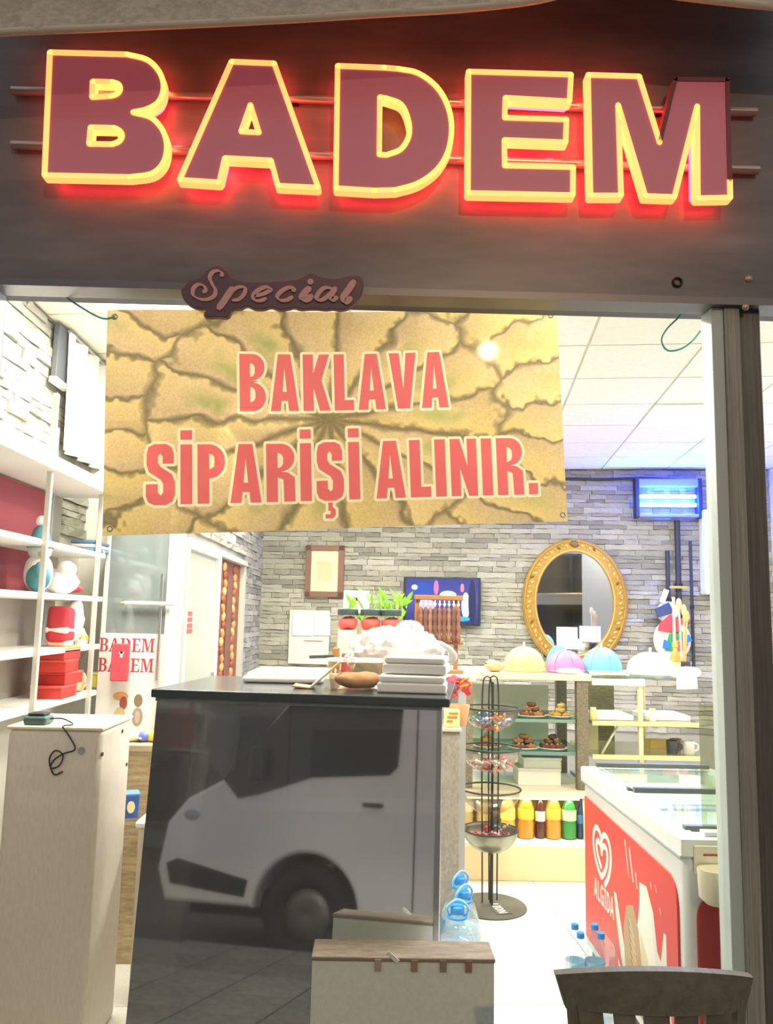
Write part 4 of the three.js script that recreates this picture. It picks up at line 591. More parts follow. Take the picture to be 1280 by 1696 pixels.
// white cabinet with a device and its cable
const CAB = { x1: -1.03, z1: Dz(3.0), z0: Dz(3.36), h: atZ(150, 1204, Dz(3.0)).y };
{
  CAB.x1 = atZ(164, 1300, CAB.z1).x;
  const G = thing('white_cabinet', 'tall off-white cabinet with rounded edges beside the black counter', 'cabinet', V(CAB.x1, 0, CAB.z1));
  mesh('body', rboxB(-0.34, 0, 0, CAB.h - 0.012, CAB.z0 - CAB.z1, 0, 0.02), M(0xebe4d8, 0.55, { map: gSoft }), G); mesh('top', rboxB(-0.344, 0.004, CAB.h - 0.014, CAB.h, CAB.z0 - CAB.z1 - 0.004, 0.006, 0.006), M(0xf1e7c9, 0.5), G);
  for (const [px, py] of [[169, 1249], [202, 1211], [209, 1266]]) { const p = atX(px, py, CAB.x1); mesh('screw_hole', cyl(0.007, 0.007, 0.006, 0, 0, 0, 10).rotateZ(1.5708).translate(0.001, p.y, p.z - CAB.z1), M(0x54504a, 0.7), G); }
  { const p = atZ(135, 1243, CAB.z1); mesh('cable_plug', cyl(0.013, 0.013, 0.006, 0, 0, 0, 14).rotateX(1.5708).translate(p.x - CAB.x1, p.y, 0.001), M(0x9aa0a6, 0.6), G); }
  const q = atZ(64, 1196, CAB.z1 - 0.05); q.y = CAB.h; const d = thing('black_device', 'small black device on top of the white cabinet', 'device', q); mesh('case', rbox(0.085, 0.03, 0.08, 0.01, 0, 0.016, 0), M(0x4b6a66, 0.5), d); mesh('cap', rbox(0.06, 0.012, 0.06, 0.005, 0, 0.036, 0), black, d);
  const f = (px, py, o = 0.008) => { const p = atZ(px, py, CAB.z1 + o); return p; };
  const t0 = V(q.x + 0.04, CAB.h + 0.02, q.z);
  tag(mesh('power_cable', tube([t0, V(q.x + 0.09, CAB.h + 0.022, q.z + 0.01), V(f(118, 1196).x, CAB.h + 0.006, CAB.z1 - 0.01), f(104, 1203, 0.014), f(112, 1215), f(124, 1241), f(106, 1248), f(88, 1260), f(84, 1272), f(98, 1268), f(104, 1250), f(92, 1243), f(82, 1256), f(90, 1283), f(104, 1278)], 0.0028, 90, 6), black), 'thin black cable looping down the white cabinet front', 'cable');
  // low white bench and wooden counter behind
  const y1 = atZ(230, 1352, Dz(3.5)).y, b = thing('low_white_unit', 'low white unit between the cabinet and the black counter', 'unit', V(CAB.x1, 0, Dz(3.43)));
  mesh('body', rboxB(0.03, 0.42, 0, y1 - 0.03, -0.36, 0, 0.012), M(0xd8d3c6, 0.6), b); mesh('top', rboxB(0.02, 0.42, y1 - 0.03, y1, -0.36, 0.012, 0.012), white, b);
  const bp = atZ(216, 1350, Dz(3.5)); bp.y = y1; const bb = thing('blue_box', 'small blue box with a yellow disc on the low white unit', 'box', bp, null, 0.35); mesh('box', rbox(0.06, 0.09, 0.08, 0.004, 0, 0.045, 0), M(0x3a5fb0, 0.5), bb); mesh('disc', cyl(0.016, 0.016, 0.003, 0, 0, 0, 20).rotateX(1.5708).scale(1, 1.5, 1).translate(-0.003, 0.045, 0.041), M(0xf0e7b0, 0.6), bb); mesh('lid', rbox(0.062, 0.01, 0.082, 0.003, 0, 0.093, 0), M(0x5d8ad0, 0.5), bb);
  const wy = atZ(240, 1222, Dz(4.0)).y, w = thing('wooden_counter', 'pale wooden counter with goods on it behind the white cabinet', 'counter', V(CAB.x1, 0, Dz(3.78)));
  mesh('top', rboxB(-0.25, 0.36, wy - 0.03, wy, -0.36, 0.0, 0.005), M(0xd8c2a4, 0.6, { map: gWood }), w); mesh('body', boxB(-0.24, 0.35, 0, wy - 0.03, -0.35, -0.03), M(0xe6cfa4, 0.6, { map: gWood }), w); mesh('drawer', rboxB(0.0, 0.34, wy - 0.2, wy - 0.05, -0.03, -0.015, 0.004), M(0xeed9b2, 0.6, { map: gWood }), w);
  const cc = [[222, 0xf5efc8, 'cream packet on the pale wooden counter'], [238, 0x6a78c8, 'blue and white packet on the pale wooden counter'], [254, 0xf2e040, 'yellow packet on the pale wooden counter']]; for (const [px, c, l] of cc) { const p0 = atZ(px, 1215, Dz(3.9)); p0.y = wy; const o = thing('snack_bag', l, 'packet', p0, 'packets on the wooden counter', px); mesh('bag', lump(rbox(0.085, 0.04, 0.07, 0.016, 0, 0.022, 0), 0.003, 60), M(c, 0.5), o); mesh('seal', rbox(0.09, 0.006, 0.012, 0.002, 0, 0.02, 0.04), M(0xf6f4ea, 0.5), o); }
}

// ------------------------------------------------------------------ pastry display cases
const KZ = Dz(5.1), K = (px, py) => atZ(px, py, KZ);
const KT = K(900, 1116).y, K2 = K(900, 1308).y, KB = K(900, 1398).y, S1 = K(900, 1192).y, S2 = K(900, 1246).y;
const kx = (px) => K(px, 1250).x;
{
  const x0 = kx(764), x1 = kx(975), G = thing('display_case', 'pastry display case with glass shelves and a lit drinks bay behind the candy rack', 'display case', V(x0, 0, KZ));
  const w = x1 - x0, dp = 0.62, X = (px) => kx(px) - x0, beige = M(0xa89c84, 0.6, { map: gWood });
  mesh('top_board', rboxB(-0.01, w + 0.02, KT - 0.04, KT, -dp, 0.012, 0.006), M(0xd9cdb2, 0.5), G);
  for (const [a, z] of [[0.0, 0], [w - 0.07, 0], [0.0, -dp + 0.06], [w - 0.07, -dp + 0.06]]) mesh('post', boxB(a, a + 0.07, K2, KT - 0.04, z - 0.06, z), z === 0 && a > 0.1 ? M(0x94886f, 0.6, { map: gWood }) : beige, G);
  mesh('back_panel', boxB(X(792), X(942), S2 - 0.02, K(900, 1147).y, -dp + 0.02, -dp + 0.035), M(0xf3efdc, 0.7), G);
  mesh('glass_shelf', boxB(0.02, w - 0.02, S1 - 0.014, S1, -dp + 0.08, -0.03), pane(0xa9cfc2, { roughness: 0.1, specularIntensity: 0.5 }), G); mesh('shelf_edge', boxB(0.03, w - 0.075, S1 - 0.02, S1, -0.03, -0.024), M(0x7f9684, 0.35), G);
  mesh('glass_shelf', boxB(0.02, w - 0.02, S2 - 0.014, S2, -dp + 0.08, -0.03), pane(0xa9cfc2, { roughness: 0.1, specularIntensity: 0.5 }), G); mesh('shelf_edge', boxB(0.03, w - 0.075, S2 - 0.022, S2, -0.03, -0.024), M(0x6f8a80, 0.35), G);
  mesh('deck', rboxB(-0.02, w + 0.02, K2 - 0.04, K2, -dp, 0.05, 0.006), M(0xe2d9bd, 0.5), G);
  mesh('bay_back', boxB(0, w, KB, K2 - 0.04, -dp, -dp + 0.02), M(0xfdf3cf, 0.6), G); for (const a of [0, w - 0.02]) mesh('bay_side', boxB(a, a + 0.02, KB, K2 - 0.04, -dp + 0.02, 0.03), M(0xf3e6be, 0.6), G);
  mesh('plinth', rboxB(-0.02, w + 0.02, 0, KB, -dp, 0.06, 0.006), M(0xefdcae, 0.6), G); mesh('bay_floor', boxB(-0.0, w, KB, KB + 0.012, -dp + 0.02, 0.05), white, G);
  mesh('lamp_strip', boxB(0.04, w - 0.06, K2 - 0.06, K2 - 0.044, -0.04, 0.0), M(0xffffff, 0.5, { emissive: rgb(1, 0.93, 0.72), emissiveIntensity: 1.6 }), G);
  const L = new THREE.RectAreaLight(rgb(1, 0.92, 0.7), 16, w - 0.1, 0.04); L.position.set(w / 2, K2 - 0.064, -0.02); L.rotation.x = -Math.PI / 2; G.add(L);
  // white trays under the second shelf
  const tr = [[900, 1290, 0.27, 0.09, 'white cardboard cake box inside the display case'], [905, 1262, 0.24, 0.05, 'flat white cake box on the larger box inside the display case']]; let y = K2; for (const [px, py, tw, th, l] of tr) { const p = V(kx(px), y, KZ - 0.22), o = thing('cake_box', l, 'box', p); mesh('base', rbox(tw, th, 0.2, 0.004, 0, th / 2, 0), M(0xe9e4d4, 0.6), o); mesh('lid', rbox(tw + 0.006, 0.016, 0.206, 0.003, 0, th + 0.008, 0), M(0xf1ede2, 0.6), o); y += th + 0.016; }
  // pastry heaps on plates
  const tones = [0x8a5a38, 0x9c6a40, 0x7a4c30, 0xae7a4c, 0xc49a58], heap = (px, s, z, n, r, cols, l, cat, grp) => {
    const c = V(kx(px), s, KZ + z), pl = thing('pastry_tray', `shallow dish under the ${l.split(' on ')[0]} heap`, 'dish', c, null); mesh('dish', lathe([[0, 0], [r * 0.95, 0], [r * 1.12, 0.012], [r * 1.1, 0.014], [r * 0.92, 0.004], [0, 0.004]], 24), M(0xcfc9ba, 0.4), pl); mesh('rim', new THREE.TorusGeometry(r * 1.11, 0.003, 6, 28).rotateX(1.5708).translate(0, 0.013, 0), M(0xe0dccf, 0.4), pl);
    for (let i = 0; i < n; i++) { const lev = i < n * 0.55 ? 0 : i < n * 0.85 ? 1 : 2, a = i * 2.4, q = r * [0.7, 0.42, 0.1][lev] * Math.sqrt(rr(0.4, 1)), o = thing(cat.replace(' ', '_'), l, cat, c.clone().add(V(Math.cos(a) * q, 0.005 + lev * 0.028, Math.sin(a) * q)), grp, rr(0, 6)); mesh('crust', lump(rbox(rr(0.05, 0.065), 0.028, rr(0.03, 0.042), 0.012, 0, 0.015, 0), 0.003, 90), M(cols[i % cols.length], 0.8, { map: gFine }), o); mesh('nut', blob(0.008, 0.006, 0.008, 0, 0.03, 0, 1), M(0xb8a04a, 0.8), o); }
  };
  heap(887, S1, -0.14, 11, 0.085, tones.slice(0, 4), 'small brown pastry on the upper glass shelf', 'pastry', 'brown pastries on the upper shelf');
  heap(936, S1, -0.13, 9, 0.075, [0xdcb860, 0xd2a94e, 0xe4c676], 'small golden pastry on the upper glass shelf', 'pastry', 'golden pastries on the upper shelf');
  heap(873, S2, -0.13, 12, 0.09, tones.slice(0, 4), 'brown pastry slice on the lower glass shelf near the rack', 'pastry', 'brown pastries on the lower shelf');
  heap(922, S2, -0.13, 11, 0.085, [0x7a4c34, 0x6d4230, 0x8a5a40], 'dark brown pastry slice on the lower glass shelf near the post', 'pastry', 'dark pastries on the lower shelf');
  heap(812, S2, -0.16, 9, 0.08, [0xb88a52, 0xa87844, 0xc69c62], 'tan pastry slice behind the candy bowls', 'pastry', 'tan pastries on the lower shelf');
  // bottles in the lit bay
  const bottle = (px, h, r, c, cap, lab, l, z = 0, dz = -0.09) => { const o = thing('drink_bottle', l, 'bottle', V(kx(px), KB + 0.012, KZ + dz), null); mesh('body', lathe([[0, 0.004], [r * 0.8, 0], [r, 0.012], [r, h * 0.3], [r * 0.93, h * 0.36], [r, h * 0.42], [r, h * 0.6], [r * 0.62, h * 0.8], [r * 0.32, h * 0.9], [r * 0.32, h * 0.94], [0, h * 0.94]], 20), PM(c, 0.12, { clearcoat: 0.5, transmission: 0.25, thickness: 0 }), o); mesh('cap', cyl(r * 0.36, r * 0.36, h * 0.07, 0, h * 0.955, 0, 14), M(cap, 0.4), o); mesh('label', new THREE.CylinderGeometry(r * 1.015, r * 1.015, h * 0.22, 20, 1, true).translate(0, h * 0.5, 0), M(lab, 0.5, { side: THREE.DoubleSide }), o); return o; };
  bottle(845, 0.29, 0.046, 0xf4c040, 0xf0a020, 0xf5d060, 'large yellow drink bottle next to the candy bowls');
  bottle(875, 0.3, 0.05, 0xf09a28, 0xf2b030, 0xf6b838, 'large orange drink bottle beside the dark glass bottle');
  bottle(899, 0.27, 0.032, 0x5a2c20, 0xf0e8d8, 0xeadfca, 'dark brown glass bottle with a pale label');
  bottle(921, 0.3, 0.047, 0xf0a030, 0xf2b030, 0xf4b040, 'large orange drink bottle between the dark and the green bottle');
  bottle(947, 0.29, 0.046, 0x3fa04a, 0x3a9040, 0xbfe0b0, 'green drink bottle in the lit bay');
  bottle(966, 0.24, 0.022, 0x27477a, 0x2a3f70, 0x4f7ab8, 'slim dark blue bottle at the end of the lit bay');
  for (const [px, l] of [[782, 'pale yellow drink bottle at the dim end of the bay'], [812, 'pale orange drink bottle behind the candy bowls']]) bottle(px, 0.28, 0.046, 0xf6e0a0, 0xf0d080, 0xf8ecc8, l, 0, -0.3);
}
{ // second case on the right
  const x0 = kx(983), x1 = kx(1162), w = x1 - x0, dp = 0.6, Ry = (py) => K(1060, py).y, X = (px) => kx(px) - x0;
  const G = thing('glass_counter', 'glass counter with cream posts and white trays behind the freezer', 'display case', V(x0, 0, KZ - 0.02));
  const T = Ry(1122), a1 = Ry(1196), a2 = Ry(1252), cr = M(0xf1e3ae, 0.5);
  mesh('top_glass', boxB(0, w, T - 0.012, T, -dp, 0), pane(0xe8f2ea, { specularIntensity: 0.5 }), G); mesh('top_rail', rboxB(0, w * 0.5, T - 0.055, T - 0.014, -0.04, 0.0, 0.005), M(0xfbf3d6, 0.5), G);
  for (const px of [1066, 1108]) mesh('post', rboxB(X(px) - 0.014, X(px) + 0.014, 0.5, T - 0.04, -0.05 - (px > 1100 ? 0.42 : 0), -0.02 - (px > 1100 ? 0.42 : 0), 0.004), cr, G);
  for (const [y, t] of [[a1, 0.022], [a2, 0.022]]) { mesh('shelf', boxB(0, w, y - t, y, -dp + 0.02, -0.01), pane(0xd9dcb8, { roughness: 0.15 }), G); mesh('shelf_edge', boxB(0, w, y - t - 0.006, y, -0.012, -0.002), M(0xcfc890, 0.4), G); }
  mesh('back_panel', boxB(X(1008), X(1066), a2, T - 0.06, -dp, -dp + 0.015), M(0x9c8f6e, 0.6, { map: gWood }), G); mesh('side_panel', rboxB(X(980), X(1006), a2, a1 - 0.03, -0.2, -0.18, 0.003), M(0xc9c49c, 0.6), G);
  mesh('base_panel', boxB(0, w, 0, a2 - 0.2, -dp, -0.02), M(0xd9d3b4, 0.6), G); mesh('brace', beam(V(X(1002), a2, -0.05), V(X(1030), a1 - 0.03, -0.05), 0.012, 0.012), M(0xb9b498, 0.5), G);
  const tray = (px, y, tw, l, dz = -0.2) => { const o = thing('white_tray', l, 'tray', V(kx(px), y, KZ + dz)); mesh('tray', merge([rbox(tw, 0.008, 0.26, 0.003, 0, 0.004, 0), rbox(tw, 0.03, 0.008, 0.003, 0, 0.016, 0.13), rbox(tw, 0.03, 0.008, 0.003, 0, 0.016, -0.13), rbox(0.008, 0.03, 0.26, 0.003, tw / 2, 0.016, 0), rbox(0.008, 0.03, 0.26, 0.003, -tw / 2, 0.016, 0)]), white, o); mesh('sweet_layer', lump(rbox(tw - 0.03, 0.03, 0.23, 0.012, 0, 0.024, 0), 0.003, 40), M(0xfbf4d8, 0.7), o); };
  tray(1018, a1, 0.28, 'white tray of pale sweets on the shelf beside the wooden post'); tray(1118, a1, 0.28, 'white tray of pale sweets on the shelf near the window post', -0.24);
  for (const [px, y, c, l] of [[987, a1, 0xf0e090, 'small yellow jar on the white tray shelf'], [1087, a1, 0xfbf8ea, 'small white jar between the two trays']]) { const o = thing('small_jar', l, 'jar', V(kx(px), y, KZ - 0.06)); mesh('body', lathe([[0, 0], [0.024, 0], [0.026, 0.05], [0.018, 0.062], [0, 0.062]], 16), M(c, 0.5), o); mesh('lid', cyl(0.02, 0.02, 0.016, 0, 0.07, 0, 14), M(0xf3e7b0, 0.5), o); }
  const nk = [0x3d3f48, 0x8a6a5a, 0xd8d2c8]; for (let i = 0; i < 3; i++) { const o = thing('gift_mug', ['dark printed mug on the lower shelf near the window post', 'brown printed mug on the lower shelf', 'white mug with a printed picture on the lower shelf'][i], 'mug', V(kx(1125 + i * 14), a2, KZ - 0.12 - 0.08 * (i % 2))); mesh('cup', lathe([[0, 0], [0.034, 0], [0.037, 0.08], [0.034, 0.08], [0.03, 0.006], [0, 0.006]], 18), M(nk[i], 0.4), o); mesh('handle', new THREE.TorusGeometry(0.022, 0.006, 8, 16).translate(0.04, 0.042, 0), M(nk[i], 0.4), o); }
  const bx = thing('tan_carton', 'tan cardboard carton on the lower shelf behind the freezer', 'carton', V(kx(1130), a2, KZ - 0.35)); mesh('carton', rbox(0.2, 0.055, 0.12, 0.004, 0, 0.028, 0), M(0xd8b878, 0.7), bx); mesh('tape', box(0.2, 0.002, 0.02, 0, 0.057, 0), M(0xe8d8a8, 0.5), bx);
}
// food covers on top
{
  const dome = (px, r, hgt, c, l, dz, y = KT) => {
    const o = thing('food_cover', l, 'food cover', V(kx(px), y, KZ + dz)), m = PM(c, 0.5, { transmission: 0.3, thickness: 0, side: THREE.DoubleSide });
    const pts = []; for (let i = 0; i <= 12; i++) { const a = i / 12 * Math.PI / 2; pts.push([r * Math.cos(a) + 1e-4, 0.012 + hgt * Math.sin(a) ** 0.9]); }
    mesh('dome', lathe(pts, 32), m, o); mesh('rim', new THREE.TorusGeometry(r, 0.006, 8, 36).rotateX(1.5708).translate(0, 0.012, 0), m, o);
    for (let k = 0; k < 6; k++) { const a = k * Math.PI / 3 + 0.3; mesh('rib', tube([0, 0.25, 0.5, 0.75, 1].map((t) => { const e = t * Math.PI / 2; return V(Math.cos(a) * (r + 0.002) * Math.cos(e), 0.014 + hgt * Math.sin(e) ** 0.9, Math.sin(a) * (r + 0.002) * Math.cos(e)); }), 0.0025, 14, 5), m, o); }
    mesh('knob', lathe([[0, hgt + 0.045], [0.008, hgt + 0.04], [0.006, hgt + 0.02], [0.012, hgt + 0.01]], 12), white, o);
    return o;
  };
  dome(878, 0.13, 0.145, 0xf3ee9a, 'yellow mesh food cover on the display case', -0.2);
  dome(947, 0.12, 0.13, 0xf08cc4, 'pink mesh food cover on the display case', -0.16);
  dome(951, 0.08, 0.15, 0x63bfc4, 'small teal food cover behind the pink one', -0.42);
  dome(1013, 0.128, 0.15, 0x7fd0dc, 'light blue mesh food cover on the display case', -0.2);
  dome(1102, 0.15, 0.135, 0xf8f6f0, 'white mesh food cover over plates on the glass counter', -0.24, K(1060, 1122).y);
  const put = (px, y, dz, name, label, cat) => thing(name, label, cat, V(kx(px), y, KZ + dz));
  let o = put(1013, KT, -0.03, 'flat_tray', 'flat pale tray in front of the blue food cover', 'tray'); mesh('tray', rbox(0.24, 0.018, 0.06, 0.005, 0, 0.009, 0), M(0xece6dc, 0.5), o); mesh('rim', rbox(0.25, 0.006, 0.066, 0.003, 0, 0.02, 0), M(0xc9c4ba, 0.5), o);
  o = put(944, KT, -0.02, 'paper_doily', 'crumpled white doily in front of the pink food cover', 'paper'); mesh('doily', lump(blob(0.08, 0.018, 0.025, 0, 0.018, 0, 3), 0.004, 60), M(0xfcfbf8, 0.9), o); mesh('edge', lump(rbox(0.12, 0.012, 0.03, 0.005, 0.03, 0.007, 0), 0.003, 70), M(0xf3efe6, 0.9), o);
  o = put(1140, K(1060, 1122).y, -0.04, 'white_cloth', 'crumpled white cloth hanging over the glass counter edge', 'cloth'); mesh('cloth', lump(blob(0.11, 0.04, 0.04, 0, 0.03, 0, 3), 0.006, 45), M(0xfdfcf8, 0.9), o); mesh('hanging_part', lump(rbox(0.13, 0.07, 0.012, 0.005, 0.0, -0.03, 0.05), 0.004, 60), M(0xfaf8f2, 0.9), o);
  o = put(822, KT, -0.1, 'bread_roll', 'twisted brown bread loaf on the display case above the candy rack', 'bread'); mesh('crust', lump(blob(0.062, 0.032, 0.05, 0, 0.032, 0, 3), 0.007, 50), M(0xdca678, 0.75), o); mesh('twist', tube([V(-0.055, 0.05, 0.02), V(-0.02, 0.066, 0.0), V(0.02, 0.05, 0.03), V(0.058, 0.045, 0.0)], 0.012, 20, 8), M(0xe8bc90, 0.75), o);
  // yellow bottle and wooden utensils by the wall
  const ct = K(1060, 1122).y;
  o = put(1152, ct, -0.3, 'oil_bottle', 'yellow oil bottle with a gold cap beneath the thin black pipe', 'bottle'); mesh('body', lathe([[0, 0], [0.032, 0], [0.034, 0.01], [0.034, 0.12], [0.014, 0.16], [0.014, 0.19], [0, 0.19]], 18), PM(0xe0b45c, 0.15, { transmission: 0.35, thickness: 0 }), o); mesh('cap', cyl(0.018, 0.018, 0.03, 0, 0.2, 0, 14), M(0xe0c050, 0.4), o); mesh('label', new THREE.CylinderGeometry(0.0345, 0.0345, 0.05, 18, 1, true).translate(0, 0.06, 0), M(0xd9c9a0, 0.6, { side: THREE.DoubleSide }), o);
  o = put(1170, ct, -0.34, 'utensil_stand', 'stand of tall wooden utensils beside the window post', 'utensil stand'); mesh('pot', lathe([[0, 0], [0.04, 0], [0.045, 0.09], [0.04, 0.09], [0, 0.08]], 16), M(0x4a4440, 0.6), o); for (const [x, h, c] of [[-0.02, 0.5, 0xe8d2a6], [0.012, 0.46, 0xe2c894], [0.03, 0.42, 0xd8b878]]) mesh('wooden_spoon', merge([bar(V(x * 0.4, 0.06, 0), V(x, h - 0.06, 0), 0.007, 8), blob(0.02, 0.04, 0.008, x, h - 0.03, 0, 2)]), M(c, 0.7), o);
}

// ------------------------------------------------------------------ candy rack
{
  const d = 4.6, z = Dz(d), c = atZ(812, 1300, z), x0 = c.x, Y = (py) => atZ(812, py, z).y, sc = (px) => px * (d + 0.05) / FPX;
  const G = thing('candy_rack', 'black wire stand carrying four round candy bowls above a disc foot', 'rack', V(x0, 0, z));
  const wire = M(0x3a3a3c, 0.4, { metalness: 0.5 }), tp = Y(1120);
  const hoop = (x, zz) => tube([V(x - 0.022, 0.02, zz), V(x - 0.022, tp - 0.03, zz), V(x - 0.014, tp - 0.006, zz), V(x, tp, zz), V(x + 0.014, tp - 0.006, zz), V(x + 0.022, tp - 0.03, zz), V(x + 0.022, 0.02, zz)], 0.0045, 120, 6);
  mesh('wire_hoop', hoop(-0.02, 0.0), wire, G); mesh('wire_hoop', hoop(0.024, -0.05), wire, G); mesh('centre_pole', bar(V(0.008, 0.01, 0.02), V(0.008, tp - 0.03, 0.02), 0.007, 10), wire, G);
  mesh('foot', lathe([[0, 0.014], [0.195, 0.012], [0.2, 0.006], [0.2, 0], [0, 0]], 40), M(0x55554c, 0.6), G);
  { // lettering on the foot
    const tx = canvasTex(256, 128, (g) => { g.clearRect(0, 0, 256, 128); g.fillStyle = '#55554c'; g.fillRect(0, 0, 256, 128); g.fillStyle = '#f2f0e8'; g.font = 'bold 92px sans-serif'; g.textAlign = 'center'; g.fillText('LION', 128, 98); });
    mesh('foot_print', new THREE.PlaneGeometry(0.17, 0.09).rotateX(-Math.PI / 2).rotateY(-1.35).translate(0.04, 0.0145, 0.06), M(0xffffff, 0.6, { map: tx }), G).userData.label = 'white printed word on the dark foot';
  }
  const bowls = [[1172, 0.158, 'clear', 'rim'], [1238, 0.165, 'clear'], [1306, 0.165, 'clear'], [1373, 0.15, 'steel']], gm = pane(0xf3f1ea, { specularIntensity: 0.7, roughness: 0.06 }), st = M(0x9a9a88, 0.3, { metalness: 0.7 });
  const candyCols = [[0x3a6ab0, 0x4aa08a, 0x8a5ab0, 0xd8c050, 0xc07a40, 0xb04848, 0xe0e0e8], [0xd84a70, 0x8a7f78, 0xb0a8a0, 0xe8889a, 0x9a6a5a, 0xd8d0c8], [], [0xc03048, 0xd85a6a, 0x8a2a3a, 0x5a9aa8, 0xe0a0a0, 0x7a3040, 0xc84858]], words = ['top', 'second', 'third', 'lowest'], tint = [['blue', 'green', 'purple', 'yellow', 'orange', 'red', 'silver'], ['pink', 'grey', 'pale grey', 'rose', 'brown', 'white'], [], ['crimson', 'light red', 'maroon', 'teal', 'pale pink', 'dark plum', 'bright red']];
  const candyG = merge([blob(0.013, 0.009, 0.009, 0, 0, 0, 1), new THREE.ConeGeometry(0.008, 0.014, 6).rotateZ(1.5708).translate(0.018, 0, 0), new THREE.ConeGeometry(0.008, 0.014, 6).rotateZ(-1.5708).translate(-0.018, 0, 0)]);
  bowls.forEach(([py, r, kind], i) => {
    const y = Y(py), h = r * 0.82, pts = []; for (let k = 0; k <= 12; k++) { const a = k / 12 * Math.PI / 2; pts.push([r * Math.sin(a) + 1e-4, y - h * Math.cos(a)]); } for (let k = 12; k >= 0; k--) { const a = k / 12 * Math.PI / 2; pts.push([(r - 0.004) * Math.sin(a) + 1e-4, y - (h - 0.004) * Math.cos(a)]); }
    mesh('bowl', lathe(pts, 36), kind === 'steel' ? st : gm, G).userData.label = kind === 'steel' ? 'metal bowl' : 'clear plastic bowl'; mesh('rim_ring', new THREE.TorusGeometry(r + 0.002, 0.005, 8, 44).rotateX(1.5708).translate(0, y, 0), wire, G);
    const cc = candyCols[i], fill = [0.62, 0.5, 0, 0.93][i];
    if (cc.length) for (let k = 0; k < 44; k++) {
      const lev = k % 4, yy = y - h + h * fill * (0.28 + lev * 0.24), rad = Math.sqrt(Math.max(0.02, 1 - ((y - yy) / h) ** 2)) * (r - 0.02), a = k * 2.399, q = rad * Math.sqrt((k + 0.5) / 44) * 0.95;
      if (Math.hypot(Math.cos(a) * q - 0.008, Math.sin(a) * q - 0.02) < 0.02) continue;
      const o = thing('candy', `${tint[i][k % cc.length]} wrapped candy in the ${words[i]} bowl of the rack`, 'candy', V(x0 + Math.cos(a) * q, yy, z + Math.sin(a) * q), `candies in the ${words[i]} bowl`); o.rotation.set(rr(-0.6, 0.6), rr(0, 6), rr(-0.6, 0.6)); mesh('wrapper', candyG, M(cc[k % cc.length], 0.35), o);
    }
  });
}

// ------------------------------------------------------------------ water bottles on the floor
const bottleMat = pane(0xf6fbfd, { specularIntensity: 0.8, roughness: 0.08 }), capBlue = M(0x2f8fe0, 0.4), labBlue = M(0xbfe0f2, 0.5);
{
  const r = 0.088, h = 0.36, o = thing('water_bottle', 'large clear water bottle with a blue cap beside the black counter', 'water bottle', atZ(757, 1560, Dz(3.52)).setY(0), 'large water bottles by the counter');
  mesh('body', lathe([[0, 0.006], [r * 0.85, 0], [r, 0.014], [r, 0.08], [r * 0.96, 0.09], [r, 0.1], [r, 0.2], [r * 0.8, 0.25], [r * 0.42, 0.3], [0.026, 0.32], [0.024, 0.345]], 24), bottleMat, o);
  mesh('water', lathe([[0, 0.006], [r * 0.83, 0.004], [r * 0.96, 0.016], [r * 0.96, 0.2], [r * 0.76, 0.246], [0, 0.25]], 24), PM(0xeaf6fb, 0.1, { transmission: 0.8, thickness: 0 }), o);
  mesh('cap', lathe([[0, 0.37], [0.026, 0.368], [0.029, 0.36], [0.029, 0.34], [0.026, 0.338]], 20), capBlue, o); mesh('neck_ring', new THREE.TorusGeometry(0.036, 0.007, 8, 24).rotateX(1.5708).translate(0, 0.325, 0), capBlue, o);
  mesh('grip', tube([V(-0.035, 0.325, 0), V(-0.045, 0.36, 0.01), V(0, 0.395, 0.015), V(0.045, 0.36, 0.01), V(0.035, 0.325, 0)], 0.006, 20, 6), M(0x7cc2f2, 0.4), o);
  mesh('label', new THREE.CylinderGeometry(r * 1.01, r * 1.01, 0.09, 24, 1, true, 2.6, 2.4).translate(0, 0.15, 0), M(0x4a86b0, 0.5, { side: THREE.DoubleSide }), o);
  for (const [px, d] of [[766, 3.71], [760, 3.9]]) copyOf(o, atZ(px, 1540, Dz(d)).setY(0), null, 0.6);
  const p = thing('water_bottle_pack', 'shrink-wrapped small water bottles standing by the red freezer side', 'bottle pack', atZ(966, 1580, Dz(3.42)).setY(0));
  const bt = lathe([[0, 0.004], [0.036, 0], [0.04, 0.01], [0.04, 0.09], [0.037, 0.1], [0.04, 0.11], [0.04, 0.21], [0.026, 0.27], [0.013, 0.295], [0.013, 0.31], [0, 0.31]], 18);
  for (const [x, zz] of [[-0.026, 0.06], [-0.026, -0.03], [0.055, 0.06], [0.055, -0.03]]) { const g = new THREE.Group(); g.name = 'bottle'; g.position.set(x, 0, zz); p.add(g); mesh('shell', bt, bottleMat, g); mesh('cap', cyl(0.015, 0.015, 0.02, 0, 0.318, 0, 14), capBlue, g); mesh('label', new THREE.CylinderGeometry(0.0405, 0.0405, 0.06, 18, 1, true).translate(0, 0.16, 0), labBlue, g); }
  mesh('film', rbox(0.18, 0.3, 0.19, 0.03, 0.014, 0.155, 0.015), pane(0xf6fafc, { roughness: 0.12, specularIntensity: 0.7 }), p);
}

